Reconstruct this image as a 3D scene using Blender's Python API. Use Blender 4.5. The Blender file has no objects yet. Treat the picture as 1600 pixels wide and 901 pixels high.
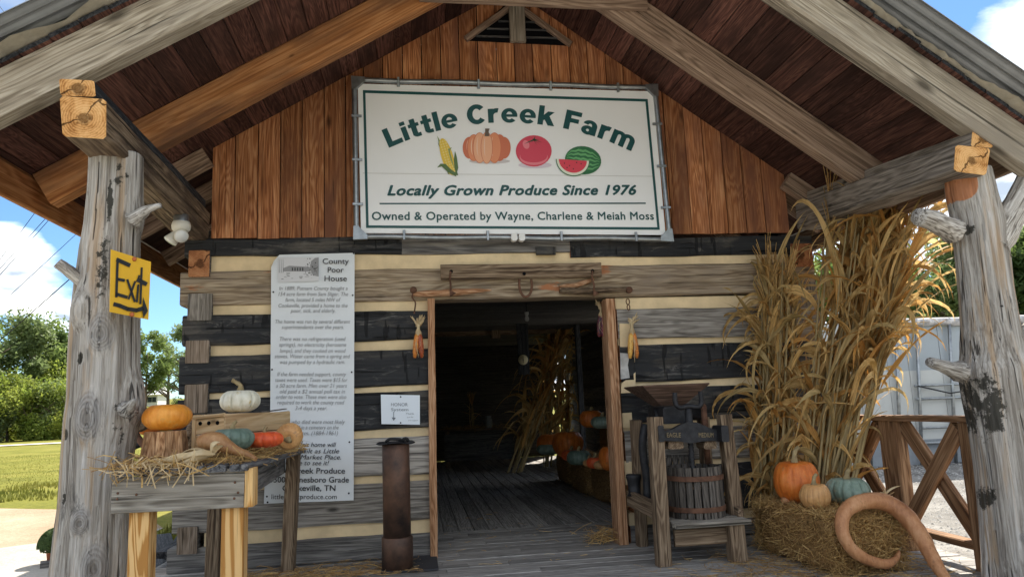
import bpy, bmesh, math, random
from mathutils import Vector, Matrix, noise
R_ = random.Random(7)
C = bpy.context.scene.collection
rad = math.radians

# ------------------------------------------------------------------ camera
FPX = 1150.0
def _n(v): return Vector(v).normalized()
_Y = _n((-150, 187, FPX))
_U = Vector((-300, -7250, FPX)).normalized(); _U = (_U - _U.dot(_Y) * _Y).normalized()
_X = _Y.cross(_U)
if _X.x < 0: _X = -_X
AX = Matrix((_X, _Y, _U))            # rows: world axes in (right, down, forward) view axes
CAM = Vector((0, -5.87, 1.11))
def ray(px, py): return AX @ Vector(((px - 800) / FPX, (py - 450.5) / FPX, 1.0))
def at(px, py, Y):
    d = ray(px, py); return CAM + d * ((Y - CAM.y) / d.y)
def onZ(px, py, Z):
    d = ray(px, py); return CAM + d * ((Z - CAM.z) / d.z)
def onX(px, py, X):
    d = ray(px, py); return CAM + d * ((X - CAM.x) / d.x)
cd = bpy.data.cameras.new('camera'); cam = bpy.data.objects.new('camera', cd); C.objects.link(cam)
right = Vector((AX[0][0], AX[1][0], AX[2][0])); down = Vector((AX[0][1], AX[1][1], AX[2][1])); fwd = Vector((AX[0][2], AX[1][2], AX[2][2]))
M = Matrix((right, -down, -fwd)).transposed().to_4x4(); M.translation = CAM
cam.matrix_world = M
cd.sensor_fit = 'HORIZONTAL'; cd.sensor_width = 36; cd.lens = 36 * FPX / 1600
cd.clip_start = .05; cd.clip_end = 2000
sc = bpy.context.scene; sc.camera = cam
# ------------------------------------------------------------------ light
SUN_EL, SUN_AZ = 47, 27             # azimuth from +Y towards +X
sc.view_settings.view_transform = 'Standard'; sc.view_settings.look = 'None'
sc.view_settings.exposure = 2.7; sc.view_settings.gamma = 1; sc.view_settings.use_curve_mapping = False
sd = Vector((math.sin(rad(SUN_AZ)) * math.cos(rad(SUN_EL)), math.cos(rad(SUN_AZ)) * math.cos(rad(SUN_EL)), math.sin(rad(SUN_EL))))
sl = bpy.data.lights.new('sun', 'SUN'); sl.energy = 2.0; sl.angle = rad(.5); sl.color = (1, .93, .82)
so = bpy.data.objects.new('sun', sl); C.objects.link(so); so.rotation_euler = sd.to_track_quat('Z', 'Y').to_euler(); so.location = sd * 60
W = bpy.data.worlds.new('World'); sc.world = W; W.use_nodes = True
wt = W.node_tree; wt.nodes.clear()
def wn(t, **k):
    n = wt.nodes.new(t)
    for a, b in k.items(): setattr(n, a, b)
    return n
sky = wn('ShaderNodeTexSky', sky_type='NISHITA', sun_disc=False, sun_elevation=rad(SUN_EL), sun_rotation=rad(SUN_AZ), air_density=1.0, dust_density=.1, ozone_density=1.5)
tc = wn('ShaderNodeTexCoord'); sep = wn('ShaderNodeSeparateXYZ'); wt.links.new(tc.outputs['Generated'], sep.inputs[0])
zc = wn('ShaderNodeMath', operation='MAXIMUM'); wt.links.new(sep.outputs[2], zc.inputs[0]); zc.inputs[1].default_value = 0.0
za = wn('ShaderNodeMath', operation='ADD'); wt.links.new(zc.outputs[0], za.inputs[0]); za.inputs[1].default_value = .16
dv = wn('ShaderNodeVectorMath', operation='SCALE'); iv = wn('ShaderNodeMath', operation='DIVIDE'); iv.inputs[0].default_value = 1
wt.links.new(za.outputs[0], iv.inputs[1]); wt.links.new(tc.outputs['Generated'], dv.inputs[0]); wt.links.new(iv.outputs[0], dv.inputs['Scale'])
mp = wn('ShaderNodeMapping'); wt.links.new(dv.outputs[0], mp.inputs[0]); mp.inputs['Location'].default_value = (3.4, 1.7, 0.4)
nz = wn('ShaderNodeTexNoise'); nz.inputs['Scale'].default_value = 1.15; nz.inputs['Detail'].default_value = 10; nz.inputs['Roughness'].default_value = .58; nz.inputs['Distortion'].default_value = .25
wt.links.new(mp.outputs[0], nz.inputs['Vector'])
cr = wn('ShaderNodeValToRGB'); cr.color_ramp.elements[0].position = .41; cr.color_ramp.elements[1].position = .55
cr.color_ramp.elements[0].color = (0, 0, 0, 1); cr.color_ramp.elements[1].color = (1, 1, 1, 1)
# extra cloud banks where the photograph has its cumulus (still part of the same sky)
acc = nz.outputs['Fac']
for (px, py, tight, amt) in ((10, 400, 500, .30), (60, 465, 700, .22), (150, 480, 700, .12), (1590, 170, 200, .28), (260, 420, 90, -.22), (1440, 20, 160, -.34), (110, 330, 90, -.34), (90, 30, 60, -.10)):
    d = ray(px, py).normalized()
    dt = wn('ShaderNodeVectorMath', operation='DOT_PRODUCT'); wt.links.new(tc.outputs['Generated'], dt.inputs[0]); dt.inputs[1].default_value = d
    m1 = wn('ShaderNodeMath', operation='MAXIMUM'); wt.links.new(dt.outputs['Value'], m1.inputs[0]); m1.inputs[1].default_value = 0
    pw = wn('ShaderNodeMath', operation='POWER'); wt.links.new(m1.outputs[0], pw.inputs[0]); pw.inputs[1].default_value = tight
    ma = wn('ShaderNodeMath', operation='MULTIPLY_ADD'); wt.links.new(pw.outputs[0], ma.inputs[0]); ma.inputs[1].default_value = amt; wt.links.new(acc, ma.inputs[2]); acc = ma.outputs[0]
wt.links.new(acc, cr.inputs[0])
n2 = wn('ShaderNodeTexNoise'); n2.inputs['Scale'].default_value = 3.1; n2.inputs['Detail'].default_value = 8; wt.links.new(mp.outputs[0], n2.inputs['Vector'])
c2 = wn('ShaderNodeValToRGB'); c2.color_ramp.elements[0].position = .40; c2.color_ramp.elements[0].color = (.95, 1.12, 1.35, 1); c2.color_ramp.elements[1].position = .62; c2.color_ramp.elements[1].color = (3.7, 3.7, 3.6, 1)
wt.links.new(n2.outputs['Fac'], c2.inputs[0])
tint = wn('ShaderNodeMix', data_type='RGBA', blend_type='MULTIPLY'); tint.inputs[0].default_value = 1
wt.links.new(sky.outputs[0], tint.inputs[6]); tint.inputs[7].default_value = (.15, .20, .25, 1)
mx = wn('ShaderNodeMix', data_type='RGBA'); wt.links.new(cr.outputs[0], mx.inputs[0]); wt.links.new(tint.outputs[2], mx.inputs[6]); wt.links.new(c2.outputs[0], mx.inputs[7])
bg = wn('ShaderNodeBackground'); bg.inputs['Strength'].default_value = .11; wt.links.new(mx.outputs[2], bg.inputs[0])
wo = wn('ShaderNodeOutputWorld'); wt.links.new(bg.outputs[0], wo.inputs[0])

# ------------------------------------------------------------------ object helpers
WM = {}
def put(o, Mw, parent=None):
    C.objects.link(o)
    if parent is not None:
        o.parent = parent; o.matrix_basis = WM[parent.name].inverted() @ Mw
    else: o.matrix_basis = Mw
    WM[o.name] = Mw.copy()
    return o
def T(v): return Matrix.Translation(Vector(v))
def tag(o, label=None, cat=None, group=None, kind=None):
    if label: o['label'] = label
    if cat: o['category'] = cat
    if group: o['group'] = group
    if kind: o['kind'] = kind
    return o
def thing(name, label, cat, loc=(0, 0, 0), group=None, rot=None):
    o = bpy.data.objects.new(name, None); o.empty_display_size = .1
    Mw = T(loc) @ (rot.to_4x4() if rot else Matrix.Identity(4))
    put(o, Mw); return tag(o, label, cat, group)
def mesh(name, vs, fs, mats, smooth=False, mi=None, col=None):
    m = bpy.data.meshes.new(name); m.from_pydata([tuple(v) for v in vs], [], fs); 
    for a in (mats if isinstance(mats, (list, tuple)) else [mats]): m.materials.append(a)
    if mi: m.polygons.foreach_set('material_index', mi)
    if smooth: m.polygons.foreach_set('use_smooth', [True] * len(fs))
    if col:
        ca = m.color_attributes.new('tint', 'FLOAT_COLOR', 'POINT')
        ca.data.foreach_set('color', [c for v in col for c in ((*v, 1) if isinstance(v, tuple) else (v, v, v, 1))])
    m.update(); return m
def ob(name, me, Mw=None, parent=None, label=None, kind=None):
    o = bpy.data.objects.new(name, me); put(o, Mw or Matrix.Identity(4), parent); return tag(o, label, kind=kind)
def copy_tree(src, Mw, parent=None):
    c = src.copy(); C.objects.link(c); c.parent = parent
    c.matrix_basis = Mw if parent is None else src.matrix_basis
    WM[c.name] = Mw.copy() if parent is None else WM[parent.name] @ c.matrix_basis
    for ch in list(src.children): copy_tree(ch, None, c)
    return c
def frame(p0, p1, up=(0, 0, 1)):
    x = (Vector(p1) - Vector(p0)); L = x.length; x.normalize(); up = Vector(up)
    y = up.cross(x)
    if y.length < 1e-4: y = Vector((0, 1, 0)).cross(x)
    y.normalize(); z = x.cross(y)
    m = Matrix((x, y, z)).transposed().to_4x4(); m.translation = (Vector(p0) + Vector(p1)) / 2
    return m, L
def beam_mesh(name, L, w, h, mats, ch=.006, segs=None, jit=.0, seed=None, taper=1.0, end=True, bow=0, low=2.0):
    """timber along local X: w across local Y, h along local Z; chamfered, hand-worn edges"""
    seed = seed if seed is not None else R_.random() * 100
    segs = segs or max(1, min(60, int(L / .12))) if jit else (segs or 1)
    ch = min(ch, w * .3, h * .3)
    sec = [(-w/2+ch, -h/2), (w/2-ch, -h/2), (w/2, -h/2+ch), (w/2, h/2-ch), (w/2-ch, h/2), (-w/2+ch, h/2), (-w/2, h/2-ch), (-w/2, -h/2+ch)]
    vs, fs, mi = [], [], []
    for i in range(segs + 1):
        t = i / segs; x = -L/2 + L * t; s = 1 + (taper - 1) * t
        for k, (y, z) in enumerate(sec):
            j = Vector((0, 0, 0))
            if jit:
                q = Vector((x * low + seed, k // 2 * 7.3 + seed, seed * .7))
                j = noise.noise_vector(q) * jit + noise.noise_vector(q * 4.1) * jit * .35
                if i in (0, segs): j.x = j.x
                else: j.x = 0
            vs.append((x + j.x * .6, y * s + j.y, z * s + j.z + bow * (1 - (2*t-1)**2)))
    for i in range(segs):
        for k in range(8):
            a = i*8+k; b = i*8+(k+1) % 8
            fs.append((a, b, b+8, a+8)); mi.append(0)
    e = 1 if end and isinstance(mats, (list, tuple)) and len(mats) > 1 else 0
    fs.append(tuple(range(7, -1, -1))); mi.append(e)
    fs.append(tuple(segs*8+k for k in range(8))); mi.append(e)
    return mesh(name, vs, fs, mats, mi=mi)
def timber(name, p0, p1, w, h, mats, parent=None, up=(0, 0, 1), **k):
    lab = k.pop('label', None)
    Mw, L = frame(p0, p1, up)
    return ob(name, beam_mesh(name, L, w, h, mats, **k), Mw, parent, lab)
def box(name, lo, hi, mats, parent=None, **k):
    """axis aligned box whose grain runs along its longest side"""
    lo, hi = Vector(lo), Vector(hi); c = (lo + hi) / 2; d = hi - lo
    ax = max(range(3), key=lambda i: d[i])
    if ax == 0: return timber(name, (lo.x, c.y, c.z), (hi.x, c.y, c.z), d.y, d.z, mats, parent, **k)
    if ax == 1: return timber(name, (c.x, lo.y, c.z), (c.x, hi.y, c.z), d.x, d.z, mats, parent, **k)
    return timber(name, (c.x, c.y, lo.z), (c.x, c.y, hi.z), d.x, d.y, mats, parent, up=(0, 1, 0), **k)
def prism(name, pts, y0, y1, mats, parent=None, long='X', label=None, jit=0, kind=None):
    """polygon in the XZ plane (counter-clockwise seen from -Y) given depth y0..y1; local X along `long`"""
    cx = sum(p[0] for p in pts) / len(pts); cz = sum(p[1] for p in pts) / len(pts); n = len(pts)
    if long == 'X': f = lambda x, y, z: (x, y, z); Mr = Matrix.Identity(4)
    else: f = lambda x, y, z: (z, y, -x); Mr = Matrix.Rotation(rad(-90), 4, 'Y')
    vs = [f(p[0]-cx, y0, p[1]-cz) for p in pts] + [f(p[0]-cx, y1, p[1]-cz) for p in pts]
    fs = [tuple(range(n)), tuple(range(2*n-1, n-1, -1))] + [(i, i+n, (i+1) % n + n, (i+1) % n) for i in range(n)]
    return ob(name, mesh(name, vs, fs, mats), T((cx, 0, cz)) @ Mr, parent, label, kind)
def tube(name, pts, radii, mats, parent=None, sides=12, smooth=True, cap=True, nz_amp=0, nz_f=3, label=None, Mw=None, ret=False, kind=None, flat=1):
    pts = [Vector(p) for p in pts]; c = sum(pts, Vector()) / len(pts) if Mw is None else Vector()
    if not isinstance(radii, (list, tuple)): radii = [radii] * len(pts)
    vs, fs = [], []; t = (pts[1] - pts[0]).normalized()
    u = t.cross(Vector((.13, .3, 1))).normalized()
    for i, p in enumerate(pts):
        a = pts[max(0, i-1)]; b = pts[min(len(pts)-1, i+1)]; t = (b - a).normalized()
        u = (u - u.dot(t) * t).normalized(); v = t.cross(u)
        for k in range(sides):
            an = 2*math.pi*k/sides; r = radii[i]
            if nz_amp: r *= 1 + nz_amp * noise.noise(Vector((math.cos(an)*1.5, math.sin(an)*1.5, i*.31)) * nz_f * .5 + p)
            vs.append(p - c + (u*math.cos(an) + v*math.sin(an)*flat)*r)
    for i in range(len(pts)-1):
        for k in range(sides):
            a = i*sides+k; b = i*sides+(k+1) % sides; fs.append((a, b, b+sides, a+sides))
    mi = [0]*len(fs)
    if cap:
        fs.append(tuple(range(sides-1, -1, -1))); fs.append(tuple((len(pts)-1)*sides+k for k in range(sides))); mi += [1 if isinstance(mats, (list, tuple)) and len(mats) > 1 else 0]*2
    if ret: return vs, fs
    m = mesh(name, vs, fs, mats, smooth=smooth, mi=mi)
    if cap and smooth: m.polygons[-1].use_smooth = False; m.polygons[-2].use_smooth = False
    return ob(name, m, Mw or T(c), parent, label, kind)
def spline(pts, n=8):
    pts = [Vector(p) for p in pts]; out = []
    for i in range(len(pts)-1):
        p0 = pts[max(0, i-1)]; p1 = pts[i]; p2 = pts[i+1]; p3 = pts[min(len(pts)-1, i+2)]
        for j in range(n):
            t = j/n; out.append(.5*((2*p1)+(p2-p0)*t+(2*p0-5*p1+4*p2-p3)*t*t+(3*p1-p0-3*p2+p3)*t**3))
    return out + [pts[-1]]
def lathe(name, prof, mats, Mw, parent=None, sides=32, fn=None, smooth=True, label=None, col=None, kind=None):
    vs, fs = [], []
    for (r, z) in prof:
        for k in range(sides):
            a = 2*math.pi*k/sides; x, y, zz = r*math.cos(a), r*math.sin(a), z
            if fn: x, y, zz = fn(x, y, zz, a, r)
            vs.append((x, y, zz))
    for i in range(len(prof)-1):
        for k in range(sides):
            a = i*sides+k; b = i*sides+(k+1) % sides; fs.append((a, b, b+sides, a+sides))
    fs.append(tuple(range(sides-1, -1, -1))); fs.append(tuple((len(prof)-1)*sides+k for k in range(sides)))
    return ob(name, mesh(name, vs, fs, mats, smooth=smooth), Mw, parent, label, kind)

# ------------------------------------------------------------------ materials
def newmat(name, rough=.85, spec=.3):
    m = bpy.data.materials.new(name); m.use_nodes = True; nt = m.node_tree
    b = nt.nodes['Principled BSDF']; b.inputs['Roughness'].default_value = rough
    b.inputs['Specular IOR Level'].default_value = spec
    return m, nt, b
def N(nt, t, **k):
    n = nt.nodes.new(t)
    for a, b in k.items(): setattr(n, a, b)
    return n
def mth(nt, op, a, b=None, c=None):
    n = nt.nodes.new('ShaderNodeMath'); n.operation = op
    for i, v in enumerate((a, b, c)):
        if v is None: continue
        if isinstance(v, (int, float)): n.inputs[i].default_value = v
        else: nt.links.new(v, n.inputs[i])
    return n.outputs[0]
def ramp(nt, fac, stops):
    n = nt.nodes.new('ShaderNodeValToRGB'); e = n.color_ramp.elements
    while len(e) < len(stops): e.new(.5)
    for i, (p, c) in enumerate(stops):
        e[i].position = p; e[i].color = (c[0], c[1], c[2], 1) if isinstance(c, (list, tuple)) else (c, c, c, 1)
    nt.links.new(fac, n.inputs[0]); return n.outputs[0]
def mixc(nt, fac, a, b, blend='MIX'):
    n = nt.nodes.new('ShaderNodeMix'); n.data_type = 'RGBA'; n.blend_type = blend
    for i, v in ((0, fac), (6, a), (7, b)):
        if isinstance(v, (int, float)): n.inputs[i].default_value = v
        elif isinstance(v, tuple): n.inputs[i].default_value = (*v[:3], 1)
        else: nt.links.new(v, n.inputs[i])
    return n.outputs[2]
def coords(nt, scale, rnd=True, kind='Object'):
    tcn = nt.nodes.new('ShaderNodeTexCoord'); v = tcn.outputs[kind]
    oi = nt.nodes.new('ShaderNodeObjectInfo')
    if rnd:
        a = nt.nodes.new('ShaderNodeVectorMath'); a.operation = 'MULTIPLY_ADD'; nt.links.new(oi.outputs['Random'], a.inputs[0]); a.inputs[1].default_value = (37, 61, 23); nt.links.new(v, a.inputs[2]); v = a.outputs[0]
    m = nt.nodes.new('ShaderNodeMapping'); m.inputs['Scale'].default_value = scale; nt.links.new(v, m.inputs[0])
    return m.outputs[0], v, oi.outputs['Random']
def nse(nt, vec, scale=1, detail=6, rough=.6, dist=0):
    n = nt.nodes.new('ShaderNodeTexNoise'); n.inputs['Scale'].default_value = scale; n.inputs['Detail'].default_value = detail
    n.inputs['Roughness'].default_value = rough; n.inputs['Distortion'].default_value = dist; nt.links.new(vec, n.inputs['Vector']); return n.outputs['Fac']
def maps(nt, v, s):
    m = nt.nodes.new('ShaderNodeMapping'); m.inputs['Scale'].default_value = s; nt.links.new(v, m.inputs[0]); return m.outputs[0]
def setbump(nt, b, h, strength=.4, dist=.01):
    bp = nt.nodes.new('ShaderNodeBump'); bp.inputs['Strength'].default_value = strength; bp.inputs['Distance'].default_value = dist
    nt.links.new(h, bp.inputs['Height']); nt.links.new(bp.outputs[0], b.inputs['Normal'])
def wood(name, dark, mid, light, along=.9, cross=16, rings=14, crack=.5, var=.35, knots=.6, stain=None, rough=.85, axis='X', bump=.5, patch=None, ringamt=.14):
    m, nt, b = newmat(name, rough, .2)
    perm = (lambda a, c: (a, c, c)) if axis == 'X' else (lambda a, c: (c, c, a))
    v, raw, rnd = coords(nt, perm(along*1.5, cross*3.6))
    fine = nse(nt, v, 1, 8, .68, .4)
    big = nse(nt, maps(nt, raw, perm(.38, 3.6)), 1, 4, .5, .35)
    # flat-sawn rings: contours of a slow noise
    ring = mth(nt, 'SINE', mth(nt, 'ADD', mth(nt, 'MULTIPLY', big, rings * 16.0), mth(nt, 'MULTIPLY', fine, 7)))
    ring = mth(nt, 'MULTIPLY', mth(nt, 'ADD', ring, 1), .5)
    f = mth(nt, 'ADD', mth(nt, 'MULTIPLY', fine, 1 - ringamt), mth(nt, 'MULTIPLY', ring, ringamt))
    col = ramp(nt, f, [(.36, dark), (.5, mid), (.64, light)])
    blot = nse(nt, maps(nt, raw, perm(1.1, 4)), 1, 5, .6)
    if stain: col = mixc(nt, ramp(nt, blot, [(.46, 0), (.66, 1)]), col, stain)
    if patch: col = mixc(nt, ramp(nt, nse(nt, maps(nt, raw, perm(.8, 2.2)), 1.7, 6, .6), [(.60, 0), (.63, 1)]), col, patch)
    h = fine
    if crack:
        cn = nse(nt, maps(nt, raw, perm(.7, 34)), 1, 4, .6, .2)
        ck = ramp(nt, cn, [(.62 - .04*crack, 0), (.67, 1)])
        col = mixc(nt, mth(nt, 'MULTIPLY', ck, .75 * min(1, crack + .3)), col, tuple(x*.18 for x in dark))
        h = mth(nt, 'SUBTRACT', fine, mth(nt, 'MULTIPLY', ck, 1.2))
    if knots:
        vo = nt.nodes.new('ShaderNodeTexVoronoi'); vo.inputs['Scale'].default_value = 1; nt.links.new(maps(nt, raw, perm(2.2, 5.5)), vo.inputs['Vector'])
        kn = ramp(nt, vo.outputs['Distance'], [(.05*knots, 1), (.17*knots, 0)])
        col = mixc(nt, mth(nt, 'MULTIPLY', kn, .85), col, tuple(x*.3 for x in dark))
    # each piece is a little lighter or darker than its neighbours
    k = mth(nt, 'ADD', mth(nt, 'MULTIPLY', rnd, var*2), 1 - var)
    vm = nt.nodes.new('ShaderNodeVectorMath'); vm.operation = 'SCALE'; nt.links.new(col, vm.inputs[0]); nt.links.new(k, vm.inputs['Scale'])
    nt.links.new(vm.outputs[0], b.inputs['Base Color'])
    setbump(nt, b, h, bump, .012)
    return m
def plain(name, c, rough=.6, spec=.4, metal=0, nsc=0, namt=.25, bump=0, c2=None, rnd=0, emit=None):
    m, nt, b = newmat(name, rough, spec); b.inputs['Metallic'].default_value = metal
    v, raw, r = coords(nt, (1, 1, 1))
    if nsc:
        f = nse(nt, v, nsc, 6, .6)
        col = ramp(nt, f, [(.3, tuple(x*(1-namt) for x in c)), (.7, c2 or tuple(min(1, x*(1+namt)) for x in c))])
        if bump: setbump(nt, b, f, bump, .01)
    else:
        rg = nt.nodes.new('ShaderNodeRGB'); rg.outputs[0].default_value = (*c, 1); col = rg.outputs[0]
    if rnd:
        k = mth(nt, 'ADD', mth(nt, 'MULTIPLY', r, rnd*2), 1-rnd)
        vm = nt.nodes.new('ShaderNodeVectorMath'); vm.operation = 'SCALE'; nt.links.new(col, vm.inputs[0]); nt.links.new(k, vm.inputs['Scale']); col = vm.outputs[0]
    nt.links.new(col, b.inputs['Base Color'])
    return m
def leafmat(name, c, c2, trans=.35, rough=.6, rnd=.3, nsc=3.0, stripes=None):
    m, nt, b = newmat(name, rough, .25)
    v, raw, r = coords(nt, (1, 1, 1))
    f = nse(nt, v, nsc, 4, .6)
    if stripes: f = mth(nt, 'ADD', mth(nt, 'MULTIPLY', nse(nt, maps(nt, raw, stripes), 1, 4, .65), .6), mth(nt, 'MULTIPLY', f, .4))
    col = ramp(nt, f, [(.40, c), (.60, c2)]) if stripes else ramp(nt, f, [(.35, c), (.68, c2)])
    if stripes: col = mixc(nt, ramp(nt, nse(nt, v, 38, 4, .7), [(.62, 0), (.70, .8)]), col, tuple(x*.35 for x in c))
    if rnd:
        k = mth(nt, 'ADD', mth(nt, 'MULTIPLY', r, rnd*2), 1-rnd)
        vm = nt.nodes.new('ShaderNodeVectorMath'); vm.operation = 'SCALE'; nt.links.new(col, vm.inputs[0]); nt.links.new(k, vm.inputs['Scale']); col = vm.outputs[0]
    nt.links.new(col, b.inputs['Base Color'])
    t = nt.nodes.new('ShaderNodeBsdfTranslucent'); nt.links.new(col, t.inputs[0]); ms = nt.nodes.new('ShaderNodeMixShader'); ms.inputs[0].default_value = trans
    nt.links.new(b.outputs[0], ms.inputs[1]); nt.links.new(t.outputs[0], ms.inputs[2])
    nt.links.new(ms.outputs[0], nt.nodes['Material Output'].inputs[0])
    return m
def wall_paint_log():                # charred, tarry black logs with scuffs of bare grey
    m, nt, b = newmat('black_log', .75, .35)
    v, raw, r = coords(nt, (1.2, 22, 22))
    f = nse(nt, v, 1, 8, .7, .3)
    s = nse(nt, maps(nt, raw, (2.4, 12, 12)), 1, 6, .75, .8)
    col = ramp(nt, f, [(.3, (.010, .011, .013)), (.55, (.026, .027, .029)), (.75, (.065, .064, .063))])
    col = mixc(nt, ramp(nt, s, [(.56, 0), (.68, .85)]), col, (.16, .15, .14))
    pt = nse(nt, maps(nt, raw, (1.3, 6, 6)), 1, 5, .65, .4); col = mixc(nt, ramp(nt, pt, [(.52, 0), (.64, .75)]), col, ramp(nt, f, [(.4, (.045, .04, .034)), (.65, (.17, .15, .125))]))
    cn = nse(nt, maps(nt, raw, (20, 2.5, 3)), 1, 2, .5, .1); gate = nse(nt, raw, 3, 2, .5)
    nick = mth(nt, 'MULTIPLY', ramp(nt, cn, [(.60, 0), (.63, 1)]), ramp(nt, gate, [(.45, 0), (.5, 1)]))
    col = mixc(nt, mth(nt, 'MULTIPLY', nick, .85), col, (.004, .004, .005))
    lc = ramp(nt, nse(nt, maps(nt, raw, (.8, 20, 20)), 1, 4, .6, .3), [(.60, 0), (.64, 1)]); col = mixc(nt, lc, col, (.004, .004, .004))
    f = mth(nt, 'SUBTRACT', f, mth(nt, 'ADD', nick, lc))
    nt.links.new(col, b.inputs['Base Color']); setbump(nt, b, f, .7, .015); return m
M_ = {}
M_['black'] = wall_paint_log()
M_['greylog'] = wood('grey_log', (.13, .115, .10), (.27, .245, .215), (.40, .37, .33), knots=.8, var=.12, rings=8, ringamt=.13)
M_['palelog'] = wood('pale_log', (.22, .20, .18), (.40, .37, .33), (.52, .48, .43), knots=.6, var=.1, rings=8, ringamt=.25)
M_['darklog'] = wood('dark_grey_log', (.07, .065, .062), (.16, .15, .14), (.25, .235, .215), knots=.6, var=.12, rings=8, ringamt=.13)
M_['tanlog'] = wood('tan_log', (.17, .12, .075), (.33, .25, .165), (.46, .37, .26), knots=.8, var=.05, rings=10, stain=(.24, .19, .15), patch=(.40, .17, .08), ringamt=.15)
M_['chink'] = plain('chinking', (.72, .56, .34), .9, .1, nsc=5, namt=.17, bump=.25, rnd=.06)
M_['siding'] = wood('cedar_siding', (.21, .072, .028), (.42, .165, .066), (.62, .31, .15), along=.7, cross=20, rings=12, crack=.35, var=.30, knots=1.0, stain=(.24, .10, .055), bump=.3, ringamt=.13)
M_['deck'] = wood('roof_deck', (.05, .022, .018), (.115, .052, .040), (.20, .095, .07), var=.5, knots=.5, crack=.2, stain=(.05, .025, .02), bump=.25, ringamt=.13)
M_['rafgrey'] = wood('grey_rafter', (.20, .165, .12), (.37, .315, .24), (.52, .46, .37), along=.5, cross=18, rings=10, var=.06, knots=1.3, crack=.7, stain=(.28, .24, .19), bump=.7, ringamt=.13)
M_['raforange'] = wood('orange_rafter', (.28, .105, .035), (.47, .205, .075), (.60, .30, .13), along=.5, rings=7, var=.05, knots=.4, crack=.5, stain=(.20, .10, .055), bump=.5, ringamt=.13)
M_['rafbrown'] = wood('brown_rafter', (.16, .105, .07), (.30, .205, .145), (.43, .31, .225), along=.5, rings=9, var=.06, knots=.5, crack=.5, bump=.5)
M_['beam'] = wood('plate_beam', (.09, .06, .04), (.20, .14, .09), (.33, .25, .17), along=.8, rings=7, var=.05, knots=.6, crack=1, stain=(.06, .04, .03), bump=.9)
M_['beamgrey'] = wood('plate_beam_grey', (.12, .10, .08), (.24, .205, .17), (.36, .31, .26), along=.8, rings=7, var=.05, knots=.6, crack=.6, bump=.7)
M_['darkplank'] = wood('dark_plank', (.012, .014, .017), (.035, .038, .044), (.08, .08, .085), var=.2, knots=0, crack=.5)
def endgrain(name, c1, c2, c3, dark=.15):
    m, nt, b = newmat(name, .9, .15); v, raw, r = coords(nt, (1, 1, 1), rnd=False)
    ln = nt.nodes.new('ShaderNodeVectorMath'); ln.operation = 'LENGTH'; nt.links.new(maps(nt, raw, (0, 1, 1)), ln.inputs[0])
    f = nse(nt, maps(nt, raw, (9, 9, 9)), 1, 8, .7)
    ring = mth(nt, 'SINE', mth(nt, 'ADD', mth(nt, 'MULTIPLY', ln.outputs['Value'], 520), mth(nt, 'MULTIPLY', f, 22)))
    col = ramp(nt, mth(nt, 'ADD', f, mth(nt, 'MULTIPLY', ring, .05)), [(.36, c1), (.5, c2), (.64, c3)])
    sx_ = nt.nodes.new('ShaderNodeSeparateXYZ'); nt.links.new(raw, sx_.inputs[0]); ang = mth(nt, 'ARCTAN2', sx_.outputs[1], sx_.outputs[2])
    f3 = nse(nt, maps(nt, raw, (7, 7, 7)), 1, 3, .6)
    ck = ramp(nt, mth(nt, 'SINE', mth(nt, 'ADD', mth(nt, 'MULTIPLY', ang, 2), mth(nt, 'MULTIPLY', f3, 7))), [(.975, 0), (.995, 1)])
    heart = ramp(nt, mth(nt, 'ADD', ln.outputs['Value'], mth(nt, 'MULTIPLY', mth(nt, 'SUBTRACT', f, .5), .12)), [(.018, 1), (.034, 0)])
    ck = mth(nt, 'MAXIMUM', ck, mth(nt, 'MULTIPLY', heart, .8))
    col = mixc(nt, mth(nt, 'MULTIPLY', ck, .8), col, tuple(x*dark for x in c1)); nt.links.new(col, b.inputs['Base Color']); setbump(nt, b, mth(nt, 'SUBTRACT', f, ck), .8, .015); return m
M_['cut'] = endgrain('fresh_cut_end', (.30, .12, .03), (.60, .31, .11), (.74, .44, .19))
M_['cutold'] = endgrain('old_cut_end', (.22, .085, .04), (.40, .17, .075), (.50, .25, .12))
M_['cutgrey'] = wood('grey_log_end', (.10, .085, .07), (.21, .185, .155), (.32, .285, .245), along=1.4, cross=16, var=.1, knots=.3, crack=.8, axis='Z')
M_['cutbrown'] = wood('brown_log_end', (.11, .08, .055), (.22, .165, .12), (.33, .26, .20), along=1.4, cross=16, var=.1, knots=.3, crack=.9, axis='Z')
M_['porch'] = wood('porch_board', (.15, .14, .13), (.29, .275, .255), (.41, .39, .365), along=.8, cross=22, var=.25, knots=.5, crack=.5, bump=.5)
M_['lumber'] = wood('new_lumber', (.42, .20, .055), (.60, .34, .12), (.72, .46, .20), along=.5, cross=9, rings=9, crack=.1, var=.07, knots=.5, bump=.2, ringamt=.6)
M_['rustic'] = wood('rustic_grey_board', (.15, .13, .105), (.30, .27, .225), (.42, .385, .33), along=.7, cross=24, rings=6, var=.12, knots=.4, crack=.9, bump=.8, ringamt=.13)
M_['slat'] = wood('dark_slat', (.045, .045, .05), (.12, .12, .125), (.22, .215, .21), var=.2, knots=.2, crack=.7)
M_['inside'] = wood('smoke_dark_wood', (.045, .045, .045), (.10, .097, .092), (.16, .152, .14), var=.25, knots=.3, crack=.4)  # wood darkened so the room's dimness is put into its colour
M_['brownwood'] = wood('old_brown_wood', (.08, .05, .03), (.18, .125, .08), (.30, .22, .145), along=.8, var=.1, knots=.4, crack=.7)
M_['railwood'] = wood('rail_wood', (.11, .055, .028), (.23, .125, .062), (.35, .21, .115), along=.8, rings=7, var=.15, knots=.4, crack=.4, bump=.4)
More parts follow.
